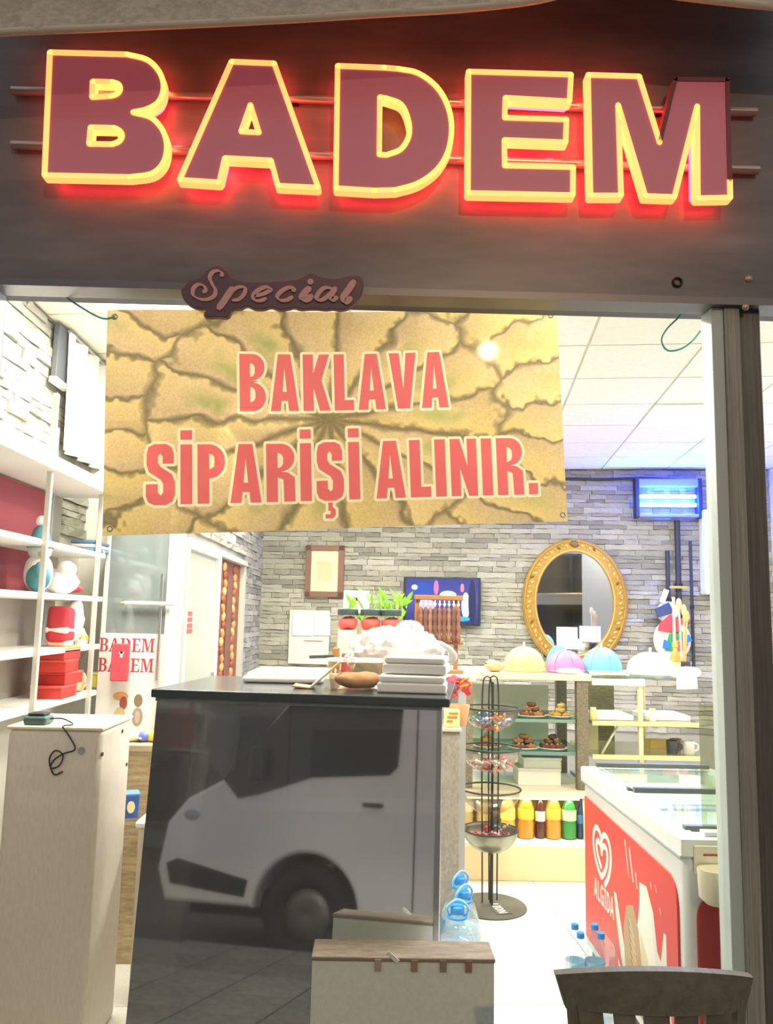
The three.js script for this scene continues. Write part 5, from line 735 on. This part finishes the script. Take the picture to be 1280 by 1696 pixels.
// ------------------------------------------------------------------ ice cream freezer
{
  const zN = Dz(2.7), zF = Dz(3.95), x0 = atZ(1131, 1450, zN).x, H = atZ(1131, 1390, zN).y, Wd = 0.62, L = zN - zF;
  const G = thing('ice_cream_freezer', 'red and white chest ice cream freezer with a heart emblem on its side', 'freezer', V(x0, 0, zN));
  mesh('body', rboxB(0.004, Wd, 0.06, H - 0.05, -L, 0, 0.03), M(0xdfe4e2, 0.45), G);
  mesh('base', boxB(0.03, Wd - 0.03, 0, 0.06, -L + 0.03, -0.03), M(0x5a5c5e, 0.6), G);
  const rim = shapeOf([[0, 0], [Wd, 0], [Wd, L], [0, L]]); rim.holes.push(new THREE.Path([[0.06, 0.07], [Wd - 0.06, 0.07], [Wd - 0.06, L - 0.06], [0.06, L - 0.06]].map(([x, y]) => new THREE.Vector2(x, y))));
  mesh('top_rim', extr(rim, 0.05, 0.006).rotateX(-Math.PI / 2).translate(0, H - 0.05, 0), M(0xe4e9e8, 0.35), G); mesh('rim_groove', rboxB(-0.008, 0.0, H - 0.062, H - 0.05, -L, 0, 0.003), M(0xb5bfc0, 0.4), G);
  // printed side
  const tex = canvasTex(1024, 640, (g, W, Hh) => {                // left end = far end of the side as one faces it
    const rg = g.createLinearGradient(0, 0, W, 0); g.fillStyle = '#dd4038'; g.fillRect(0, 0, W, Hh);
    g.fillStyle = '#d85a4c'; for (let i = 0; i < 400; i++) { g.globalAlpha = 0.05; g.fillRect(rnd() * W, rnd() * Hh, 60, 8); } g.globalAlpha = 1;
    g.strokeStyle = '#f6efe8'; g.lineCap = 'round'; g.lineJoin = 'round';
    const heart = (cx, cy, s, lw) => { g.lineWidth = lw; g.beginPath(); g.moveTo(cx + s * 0.35, cy + s * 0.98); g.bezierCurveTo(cx + s * 1.25, cy + s * 0.3, cx + s * 1.2, cy - s * 0.75, cx + s * 0.5, cy - s * 0.8); g.bezierCurveTo(cx + s * 0.2, cy - s * 0.8, cx + s * 0.02, cy - s * 0.6, cx, cy - s * 0.4); g.bezierCurveTo(cx - s * 0.1, cy - s * 0.95, cx - s * 0.95, cy - s * 1.0, cx - s * 0.98, cy - s * 0.2); g.bezierCurveTo(cx - s * 0.95, cy + s * 0.4, cx - s * 0.4, cy + s * 0.75, cx - s * 0.05, cy + s * 0.85); g.bezierCurveTo(cx + s * 0.7, cy + s * 0.4, cx + s * 0.85, cy - s * 0.35, cx + s * 0.4, cy - s * 0.38); g.bezierCurveTo(cx + s * 0.15, cy - s * 0.38, cx + s * 0.04, cy - s * 0.2, cx, cy - s * 0.02); g.bezierCurveTo(cx - s * 0.08, cy - s * 0.45, cx - s * 0.6, cy - s * 0.45, cx - s * 0.58, cy - s * 0.1); g.bezierCurveTo(cx - s * 0.55, cy + s * 0.15, cx - s * 0.3, cy + s * 0.35, cx - s * 0.1, cy + s * 0.48); g.stroke(); };
    heart(245, 190, 118, 26);
    g.fillStyle = '#f6e6e0'; g.font = 'bold 110px sans-serif'; g.textAlign = 'center'; g.save(); g.translate(265, 410); g.scale(0.66, 1.1); g.fillText('ALGIDA', 0, 0); g.restore();
    const poly = (c, pts) => { g.fillStyle = c; g.beginPath(); pts.forEach(([x, y], i) => (i ? g.lineTo(x, y) : g.moveTo(x, y))); g.closePath(); g.fill(); };
    poly('#e9e6d6', [[690, 150], [760, 140], [820, 210], [850, 330], [880, 350], [910, 240], [930, 240], [930, 360], [960, 520], [980, 640], [470, 640], [440, 540], [500, 580], [420, 380], [400, 290], [430, 290], [520, 470], [560, 560], [640, 380], [600, 300], [640, 330], [680, 300]]);
    poly('#f3f1e4', [[700, 170], [760, 160], [800, 240], [830, 380], [900, 640], [760, 640], [700, 420], [660, 330]]); poly('#dcd3a6', [[690, 330], [760, 400], [830, 640], [720, 640], [690, 480]]);
    poly('#b99c74', [[545, 290], [620, 262], [672, 330], [705, 470], [730, 640], [560, 640], [520, 520], [510, 390]]); g.strokeStyle = '#8a6d4c'; g.lineWidth = 7; for (let i = 0; i < 9; i++) { g.beginPath(); g.moveTo(560 + i * 6, 340 + i * 28); g.lineTo(610 + i * 7, 390 + i * 28); g.stroke(); } g.strokeStyle = '#dcc6a0'; for (let i = 0; i < 9; i++) { g.beginPath(); g.moveTo(575 + i * 6, 330 + i * 28); g.lineTo(625 + i * 7, 380 + i * 28); g.stroke(); }
    g.strokeStyle = '#efd8cc'; for (const [x, y, l, t] of [[540, 40, 90, 10], [590, 60, 110, 12], [560, 110, 60, 6], [650, 130, 50, 9], [800, 110, 20, 6], [845, 105, 22, 5], [880, 170, 18, 6]]) { g.lineWidth = t; g.beginPath(); g.moveTo(x, y); g.lineTo(x + l * 0.3, y + l); g.stroke(); }
  });
  const sh = new THREE.Shape(), zl = L - 0.05, yt = H - 0.14, yb = 0.12; sh.moveTo(0.05, yb); sh.lineTo(zl, yb); sh.lineTo(zl, yt - 0.1); sh.quadraticCurveTo(zl, yt, zl - 0.1, yt); sh.lineTo(0.05, yt + 0.02); sh.closePath();
  const sg = extr(sh, 0.006); { const p = sg.attributes.position, u = sg.attributes.uv; for (let i = 0; i < p.count; i++) u.setXY(i, (p.getX(i) - 0.05) / (zl - 0.05), (p.getY(i) - yb) / (yt + 0.02 - yb)); } sg.rotateY(-Math.PI / 2).translate(0.002, 0, -L);
  mesh('side_print', sg, M(0xffffff, 0.4, { map: tex }), G).userData.label = 'red side print with a white heart emblem and an ice cream splash';
  const ep = new THREE.Shape(); const ew = 0.04, y2 = H - 0.16; ep.moveTo(ew, 0.1); ep.lineTo(ew, y2 - 0.09); ep.quadraticCurveTo(ew, y2, ew + 0.1, y2); ep.lineTo(Wd - ew - 0.1, y2 - 0.04); ep.quadraticCurveTo(Wd - ew, y2 - 0.05, Wd - ew, y2 - 0.14); ep.lineTo(Wd - ew, 0.1); ep.closePath();
  mesh('end_panel', extr(ep, 0.006).translate(0, 0, 0.0), M(0xb8403c, 0.45), G).userData.label = 'dark red rounded end panel';
  const hx = atZ(1190, 1460, zN + 0.04), hy = hx.y; mesh('round_holder', lathe([[0, -0.075], [0.05, -0.07], [0.072, -0.05], [0.076, 0.035], [0.07, 0.035], [0.066, -0.04], [0, -0.05]], 28).scale(1, 1, 0.7).translate(hx.x - x0, hy + 0.01, 0.065), M(0xe4dfc2, 0.5), G).userData.label = 'cream plastic holder';
  mesh('holder_plate', rbox(0.13, 0.09, 0.008, 0.004, hx.x - x0, hy + 0.055, 0.008), M(0xdedac4, 0.5), G); mesh('holder_print', box(0.07, 0.006, 0.002, hx.x - x0, hy + 0.072, 0.013), M(0xb04a48, 0.6), G);
  // basin and goods under sliding lids
  mesh('basin', merge([boxB(0.06, Wd - 0.06, H - 0.32, H - 0.3, -L + 0.06, -0.07), boxB(0.05, 0.06, H - 0.32, H - 0.05, -L + 0.06, -0.07), boxB(Wd - 0.06, Wd - 0.05, H - 0.32, H - 0.05, -L + 0.06, -0.07)]), white, G);
  const lid = (za, zb, y) => { const q = new THREE.Group(); q.name = 'sliding_lid'; G.add(q); mesh('glass', boxB(0.05, Wd - 0.05, y, y + 0.006, zb, za), pane(0xf1f8f5, { specularIntensity: 0.8 }), q); mesh('frame_bar', rboxB(0.045, Wd - 0.045, y - 0.006, y + 0.016, za - 0.02, za + 0.008, 0.004), M(0x50544f, 0.4), q); mesh('frame_bar', rboxB(0.045, Wd - 0.045, y - 0.006, y + 0.016, zb - 0.008, zb + 0.02, 0.004), M(0x50544f, 0.4), q); };
  lid(-0.1, -0.72, H + 0.004); lid(-0.62, -L + 0.07, H + 0.022);
  const gt = [[0.16, -0.3, 0xf3eeda, 'cream ice cream tub in the freezer near its end panel'], [0.36, -0.3, 0xf6f2e6, 'white ice cream tub in the freezer near its end panel'], [0.18, -0.62, 0xfbf8ee, 'white paper parcel in the middle of the freezer'], [0.4, -0.66, 0xf4ecc8, 'pale yellow tub in the middle of the freezer'], [0.2, -0.98, 0xfdfbf4, 'white tub at the far end of the freezer'], [0.42, -1.02, 0xf3efe2, 'ivory tub at the far end of the freezer']];
  for (const [x, zz, c, l] of gt) { const o = thing('ice_cream_tub', l, 'tub', V(x0 + x, H - 0.3, zN + zz), 'tubs in the freezer'); mesh('tub', rbox(0.17, 0.16, 0.26, 0.03, 0, 0.08, 0), M(c, 0.6), o); mesh('lid', rbox(0.178, 0.02, 0.268, 0.008, 0, 0.168, 0), M(0xfdfbf6, 0.5), o); }
  // clear upright guard on the near end
  const ga = atZ(1160, 1300, zN - 0.03), g = thing('acrylic_guard', 'clear acrylic guard sheet standing at the freezer end by the window post', 'guard', V(ga.x + 0.12, H + 0.007, zN - 0.03));
  mesh('sheet', rboxB(-0.12, 0.12, 0.012, atZ(1165, 1165, zN - 0.03).y - H - 0.007, 0, 0.006, 0.002), pane(0xe6e8d6, { roughness: 0.12, specularIntensity: 0.6 }), g); mesh('support', rboxB(-0.12, 0.12, 0, 0.014, -0.02, 0.02, 0.003), white, g);
}

// ------------------------------------------------------------------ in front of the window
{
  const z = Dz(2.36), a = atZ(517, 1583, z), b = atZ(819, 1583, z), h = a.y, w = b.x - a.x, G = thing('white_box_table', 'grey white box-shaped stand with a stained top edge outside the window', 'stand', V((a.x + b.x) / 2, 0, z));
  mesh('body', rboxB(-w / 2, w / 2, 0, h - 0.01, -0.118, 0, 0.006), M(0xe4e8da, 0.65, { map: gSoft }), G); mesh('top', rboxB(-w / 2 - 0.002, w / 2 + 0.002, h - 0.012, h, -0.12, 0.004, 0.004), M(0xa89a86, 0.7, { map: gDirt }), G);
  for (const [x, c] of [[0.18, 0x96705e], [0.11, 0x8a8274], [0.03, 0xa0806c], [-0.07, 0xb09a88]]) mesh('tape_piece', box(0.018, 0.03, 0.003, x, h - 0.02, 0.005), M(c, 0.6), G);
  mesh('clear_tape', rbox(0.04, 0.012, 0.003, 0.001).rotateZ(-0.7).translate(-0.03, h + 0.002, 0.006), M(0xdfe0d8, 0.4), G);
}
{ // wooden chair seen from behind
  const z = Dz(1.76), P = (px, py) => atZ(px, py, z), L = P(918, 1600), R = P(1243, 1603), cx = (L.x + R.x) / 2, w = R.x - L.x, top = P(1080, 1587).y, bot = P(1080, 1660).y;
  const G = thing('wooden_chair', 'dark wooden chair with a curved top rail outside the window', 'chair', V(cx, 0, z));
  const wd = M(0x827f6e, 0.6, { map: gDirt }), sy = 0.45;
  const hw = w / 2, e = P(918, 1610).y - top;
  { const N = 28, pos = [], q = (a, b, c, d) => pos.push(...a, ...b, ...c, ...a, ...c, ...d), sec = (i) => { const u = i / N * 2 - 1, x = u * hw, zc = 0.05 * (1 - u * u), yt = top + e * u * u, xb = u * (hw - 0.02), yb = bot - 0.008 + 0.01 * (1 - u * u); return [[x, yt, zc + 0.012], [xb, yb, zc + 0.014], [xb, yb, zc - 0.01], [x, yt, zc - 0.012]]; };
    for (let i = 0; i < N; i++) { const a = sec(i), b = sec(i + 1); for (let k = 0; k < 4; k++) q(a[k], a[(k + 1) % 4], b[(k + 1) % 4], b[k]); } const a = sec(0), b = sec(N); q(a[3], a[2], a[1], a[0]); q(b[0], b[1], b[2], b[3]);
    const g0 = new THREE.BufferGeometry(); g0.setAttribute('position', new THREE.Float32BufferAttribute(pos, 3)); const uvs = []; for (let i = 0; i < pos.length; i += 3) uvs.push(pos[i] * 3, pos[i + 1] * 3); g0.setAttribute('uv', new THREE.Float32BufferAttribute(uvs, 2)); mesh('top_rail', toCreasedNormals(g0, 0.5), wd, G); }
  const y1 = bot + 0.006;
  for (const [xt, xb, wt] of [[-0.14, -0.1, 0.05], [-0.075, -0.045, 0.042], [-0.012, 0.0, 0.05], [0.05, 0.04, 0.045], [0.12, 0.085, 0.05]]) { const zt = 0.05 * (1 - (xt / hw) ** 2); const s = new THREE.Shape(); s.moveTo(xt - wt / 2, y1); s.lineTo(xt + wt / 2, y1); s.lineTo(xb + wt * 0.36, sy); s.lineTo(xb - wt * 0.36, sy); s.closePath(); mesh('slat', extr(s, 0.014).translate(0, 0, zt - 0.007), wd, G); }
  for (const k of [-1, 1]) { mesh('back_post', beam(V(k * (hw - 0.035), y1 + 0.01, 0.01), V(k * (hw - 0.06), sy, 0.015), 0.024, 0.026), wd, G); mesh('leg', beam(V(k * 0.15, sy, 0.02), V(k * 0.19, 0.001, 0.06), 0.034, 0.034), wd, G); mesh('leg', beam(V(k * 0.15, sy, -0.36), V(k * 0.19, 0.001, -0.4), 0.034, 0.034), wd, G); }
  mesh('seat', rbox(0.42, 0.035, 0.44, 0.015, 0, sy, -0.17), wd, G); mesh('stretcher', beam(V(-0.17, 0.2, -0.17), V(0.17, 0.2, -0.17), 0.022, 0.022), wd, G);
  for (const k of [-1, 1]) mesh('stretcher', beam(V(k * 0.17, 0.2, 0.04), V(k * 0.17, 0.2, -0.38), 0.022, 0.022), wd, G);
}

// ------------------------------------------------------------------ street: van and lamp, seen only as reflections
{
  const G = thing('opposite_building', 'dark low building across the street, seen only in the black counter front', 'building', V(0, -0.26, 13));
  mesh('wall', rboxB(-14, 14, 0, 5.6, 0, 4, 0.02), M(0x6a6c6c, 0.9), G); mesh('cornice', rboxB(-14.1, 14.1, 5.6, 5.85, -0.15, 4.1, 0.03), M(0x7a7a78, 0.8), G);
  for (let i = 0; i < 8; i++) { const x = -11.5 + i * 3.2, w = new THREE.Group(); w.name = 'shop_window'; w.position.set(x, 0, -0.02); G.add(w); mesh('pane', boxB(-1.1, 1.1, 0.5, 2.6, -0.01, 0.02), M(0x15181c, 0.25), w); mesh('frame', merge([boxB(-1.18, 1.18, 2.6, 2.7, -0.05, 0.03), boxB(-1.18, 1.18, 0.42, 0.5, -0.05, 0.03), boxB(-1.18, -1.1, 0.5, 2.6, -0.05, 0.03), boxB(1.1, 1.18, 0.5, 2.6, -0.05, 0.03)]), M(0x55585a, 0.6), w); }
}
const mirrorAt = (px, py, p0, n) => { const d = dirOf(px, py).normalize(), t = p0.clone().sub(O).dot(n) / d.dot(n), hit = along(d, t); return { hit, dir: d.sub(n.clone().multiplyScalar(2 * d.dot(n))) }; };
{
  const { hit, dir } = mirrorAt(503, 1532, PO, pN), VZ = 3.55, hub = hit.clone().addScaledVector(dir, (VZ - hit.z) / dir.z);
  const gy = -0.26, G = thing('white_van', 'white van parked in the street, mirrored in the black counter front', 'van', V(hub.x, gy, VZ));
  const body = M(0xe9e6da, 0.4), dk = M(0x15181b, 0.3), X = (m) => m;        // x measured from the front wheel, nose towards -x; the side faces the shop (-z)
  const prof = new THREE.Shape(); [[-1.12, 0.42], [-1.2, 0.62], [-1.16, 0.95], [-1.02, 1.12], [-0.72, 1.28], [-0.05, 2.1], [0.15, 2.28], [3.6, 2.34], [3.72, 2.2], [3.74, 0.42]].forEach(([x, y], i) => (i ? prof.lineTo(x, y) : prof.moveTo(x, y))); prof.closePath();
  const arch = (x) => { const h = new THREE.Path(); h.absarc(x, 0.36, 0.43, 0, Math.PI * 2, true); return h; };
  // lower edge cut by wheel arches: build as a polygon
  const side = new THREE.Shape(); side.moveTo(-1.12, 0.42); side.lineTo(-1.2, 0.62); side.lineTo(-1.16, 0.95); side.lineTo(-1.02, 1.12); side.lineTo(-0.72, 1.28); side.lineTo(-0.05, 2.1); side.lineTo(0.15, 2.28); side.lineTo(3.6, 2.34); side.lineTo(3.72, 2.2); side.lineTo(3.74, 0.42);
  for (const cx of [2.9, 0]) { side.lineTo(cx + 0.44, 0.42); side.absarc(cx, 0.38, 0.44, 0.09, Math.PI - 0.09, false); side.lineTo(cx - 0.44, 0.42); } side.closePath();
  mesh('body', new THREE.ExtrudeGeometry(side, { depth: 1.8, bevelEnabled: true, bevelSize: 0.03, bevelThickness: 0.04, bevelSegments: 2, curveSegments: 14 }), body, G);
  const win = (pts, z, nm = 'window', m = dk) => mesh(nm, extr(shapeOf(pts), 0.01).translate(0, 0, z), m, G);
  win([[-0.74, 1.3], [-0.6, 1.16], [-0.42, 1.2], [0.0, 1.34], [0.62, 1.38], [0.68, 1.44], [0.72, 2.14], [0.12, 2.2], [-0.08, 2.06]], -0.052).userData.label = 'dark cab window';
  mesh('windscreen', extr(shapeOf([[-0.75, 1.29], [-0.06, 2.13], [-0.03, 2.1], [-0.7, 1.29]]), 1.8).translate(0, 0.01, 0), dk, G);
  win([[0.98, 0.5], [1.0, 0.98], [2.3, 1.0], [2.32, 0.5]], -0.05, 'side_panel'); win([[1.06, 1.36], [1.06, 2.1], [3.5, 2.14], [3.5, 1.36]], -0.052);
  win([[-1.15, 0.66], [-1.06, 0.7], [-0.46, 0.58], [-0.48, 0.46], [-1.1, 0.52]], -0.05, 'bumper_strip'); mesh('headlight', blob(0.13, 0.07, 0.05, -0.98, 1.02, 0.0, 2), M(0x9fa6a6, 0.2), G);
  const tyre = new THREE.TorusGeometry(0.27, 0.095, 12, 30), rimG = lathe([[0, 0.03], [0.1, 0.05], [0.19, 0.02], [0.2, -0.03]], 20).rotateX(-Math.PI / 2);
  for (const [x, z] of [[0, 0.08], [2.9, 0.08], [0, 1.72], [2.9, 1.72]]) { const g = new THREE.Group(); g.name = 'wheel'; g.position.set(x, 0.365, z); G.add(g); mesh('tyre', tyre, M(0x17181a, 0.8), g); mesh('hubcap', rimG, M(0x6f6a62, 0.4, { metalness: 0.5 }), g); }
  mesh('underside', boxB(-1.0, 3.6, 0.3, 0.5, 0.15, 1.65), M(0x202224, 0.9), G); mesh('wing_mirror', rbox(0.12, 0.26, 0.1, 0.03, -0.42, 1.42, -0.14), dk, G); mesh('door_seam', boxB(0.82, 0.83, 0.45, 2.15, -0.046, -0.04), dk, G); mesh('door_handle', rbox(0.16, 0.03, 0.03, 0.01, 0.5, 1.16, -0.06), dk, G);
}
{
  const { hit, dir } = mirrorAt(808, 580, V(0, 0, -0.03), V(0, 0, 1)), p = hit.clone().addScaledVector(dir, 9.5);
  const G = thing('street_lamp', 'orange sodium street lamp whose glow mirrors in the window glass', 'street lamp', V(p.x, -0.26, p.z)), h = p.y + 0.26;
  mesh('pole', lathe([[0, 0], [0.1, 0], [0.1, 0.4], [0.06, 0.45], [0.045, h + 0.35], [0, h + 0.36]], 16).translate(0, 0, 0.9), M(0x55585a, 0.5), G); mesh('arm', tube([V(0, h + 0.3, 0.9), V(0, h + 0.36, 0.6), V(0, h + 0.3, 0.2), V(0, h + 0.14, 0.05)], 0.03, 20, 8), M(0x55585a, 0.5), G);
  mesh('head', lathe([[0, 0.16], [0.08, 0.14], [0.17, 0.05], [0.17, 0.03]], 20).translate(0, h, 0), M(0x6a6a68, 0.5), G);
  mesh('bulb', new THREE.SphereGeometry(0.085, 20, 14).translate(0, h - 0.01, 0), M(0xffb060, 0.5, { emissive: rgb(1, 0.6, 0.16), emissiveIntensity: 130 }), G);
  const L = new THREE.PointLight(rgb(1, 0.66, 0.34), 45, 0, 2); L.position.set(0, h - 0.01, 0); L.shadow.radius = 4; G.add(L);
}
scene.traverse((o) => { if (o.isMesh) { o.castShadow = true; o.receiveShadow = true; } if (o.isPointLight || o.isSpotLight) o.castShadow = true; });
renderer.render(scene, camera);
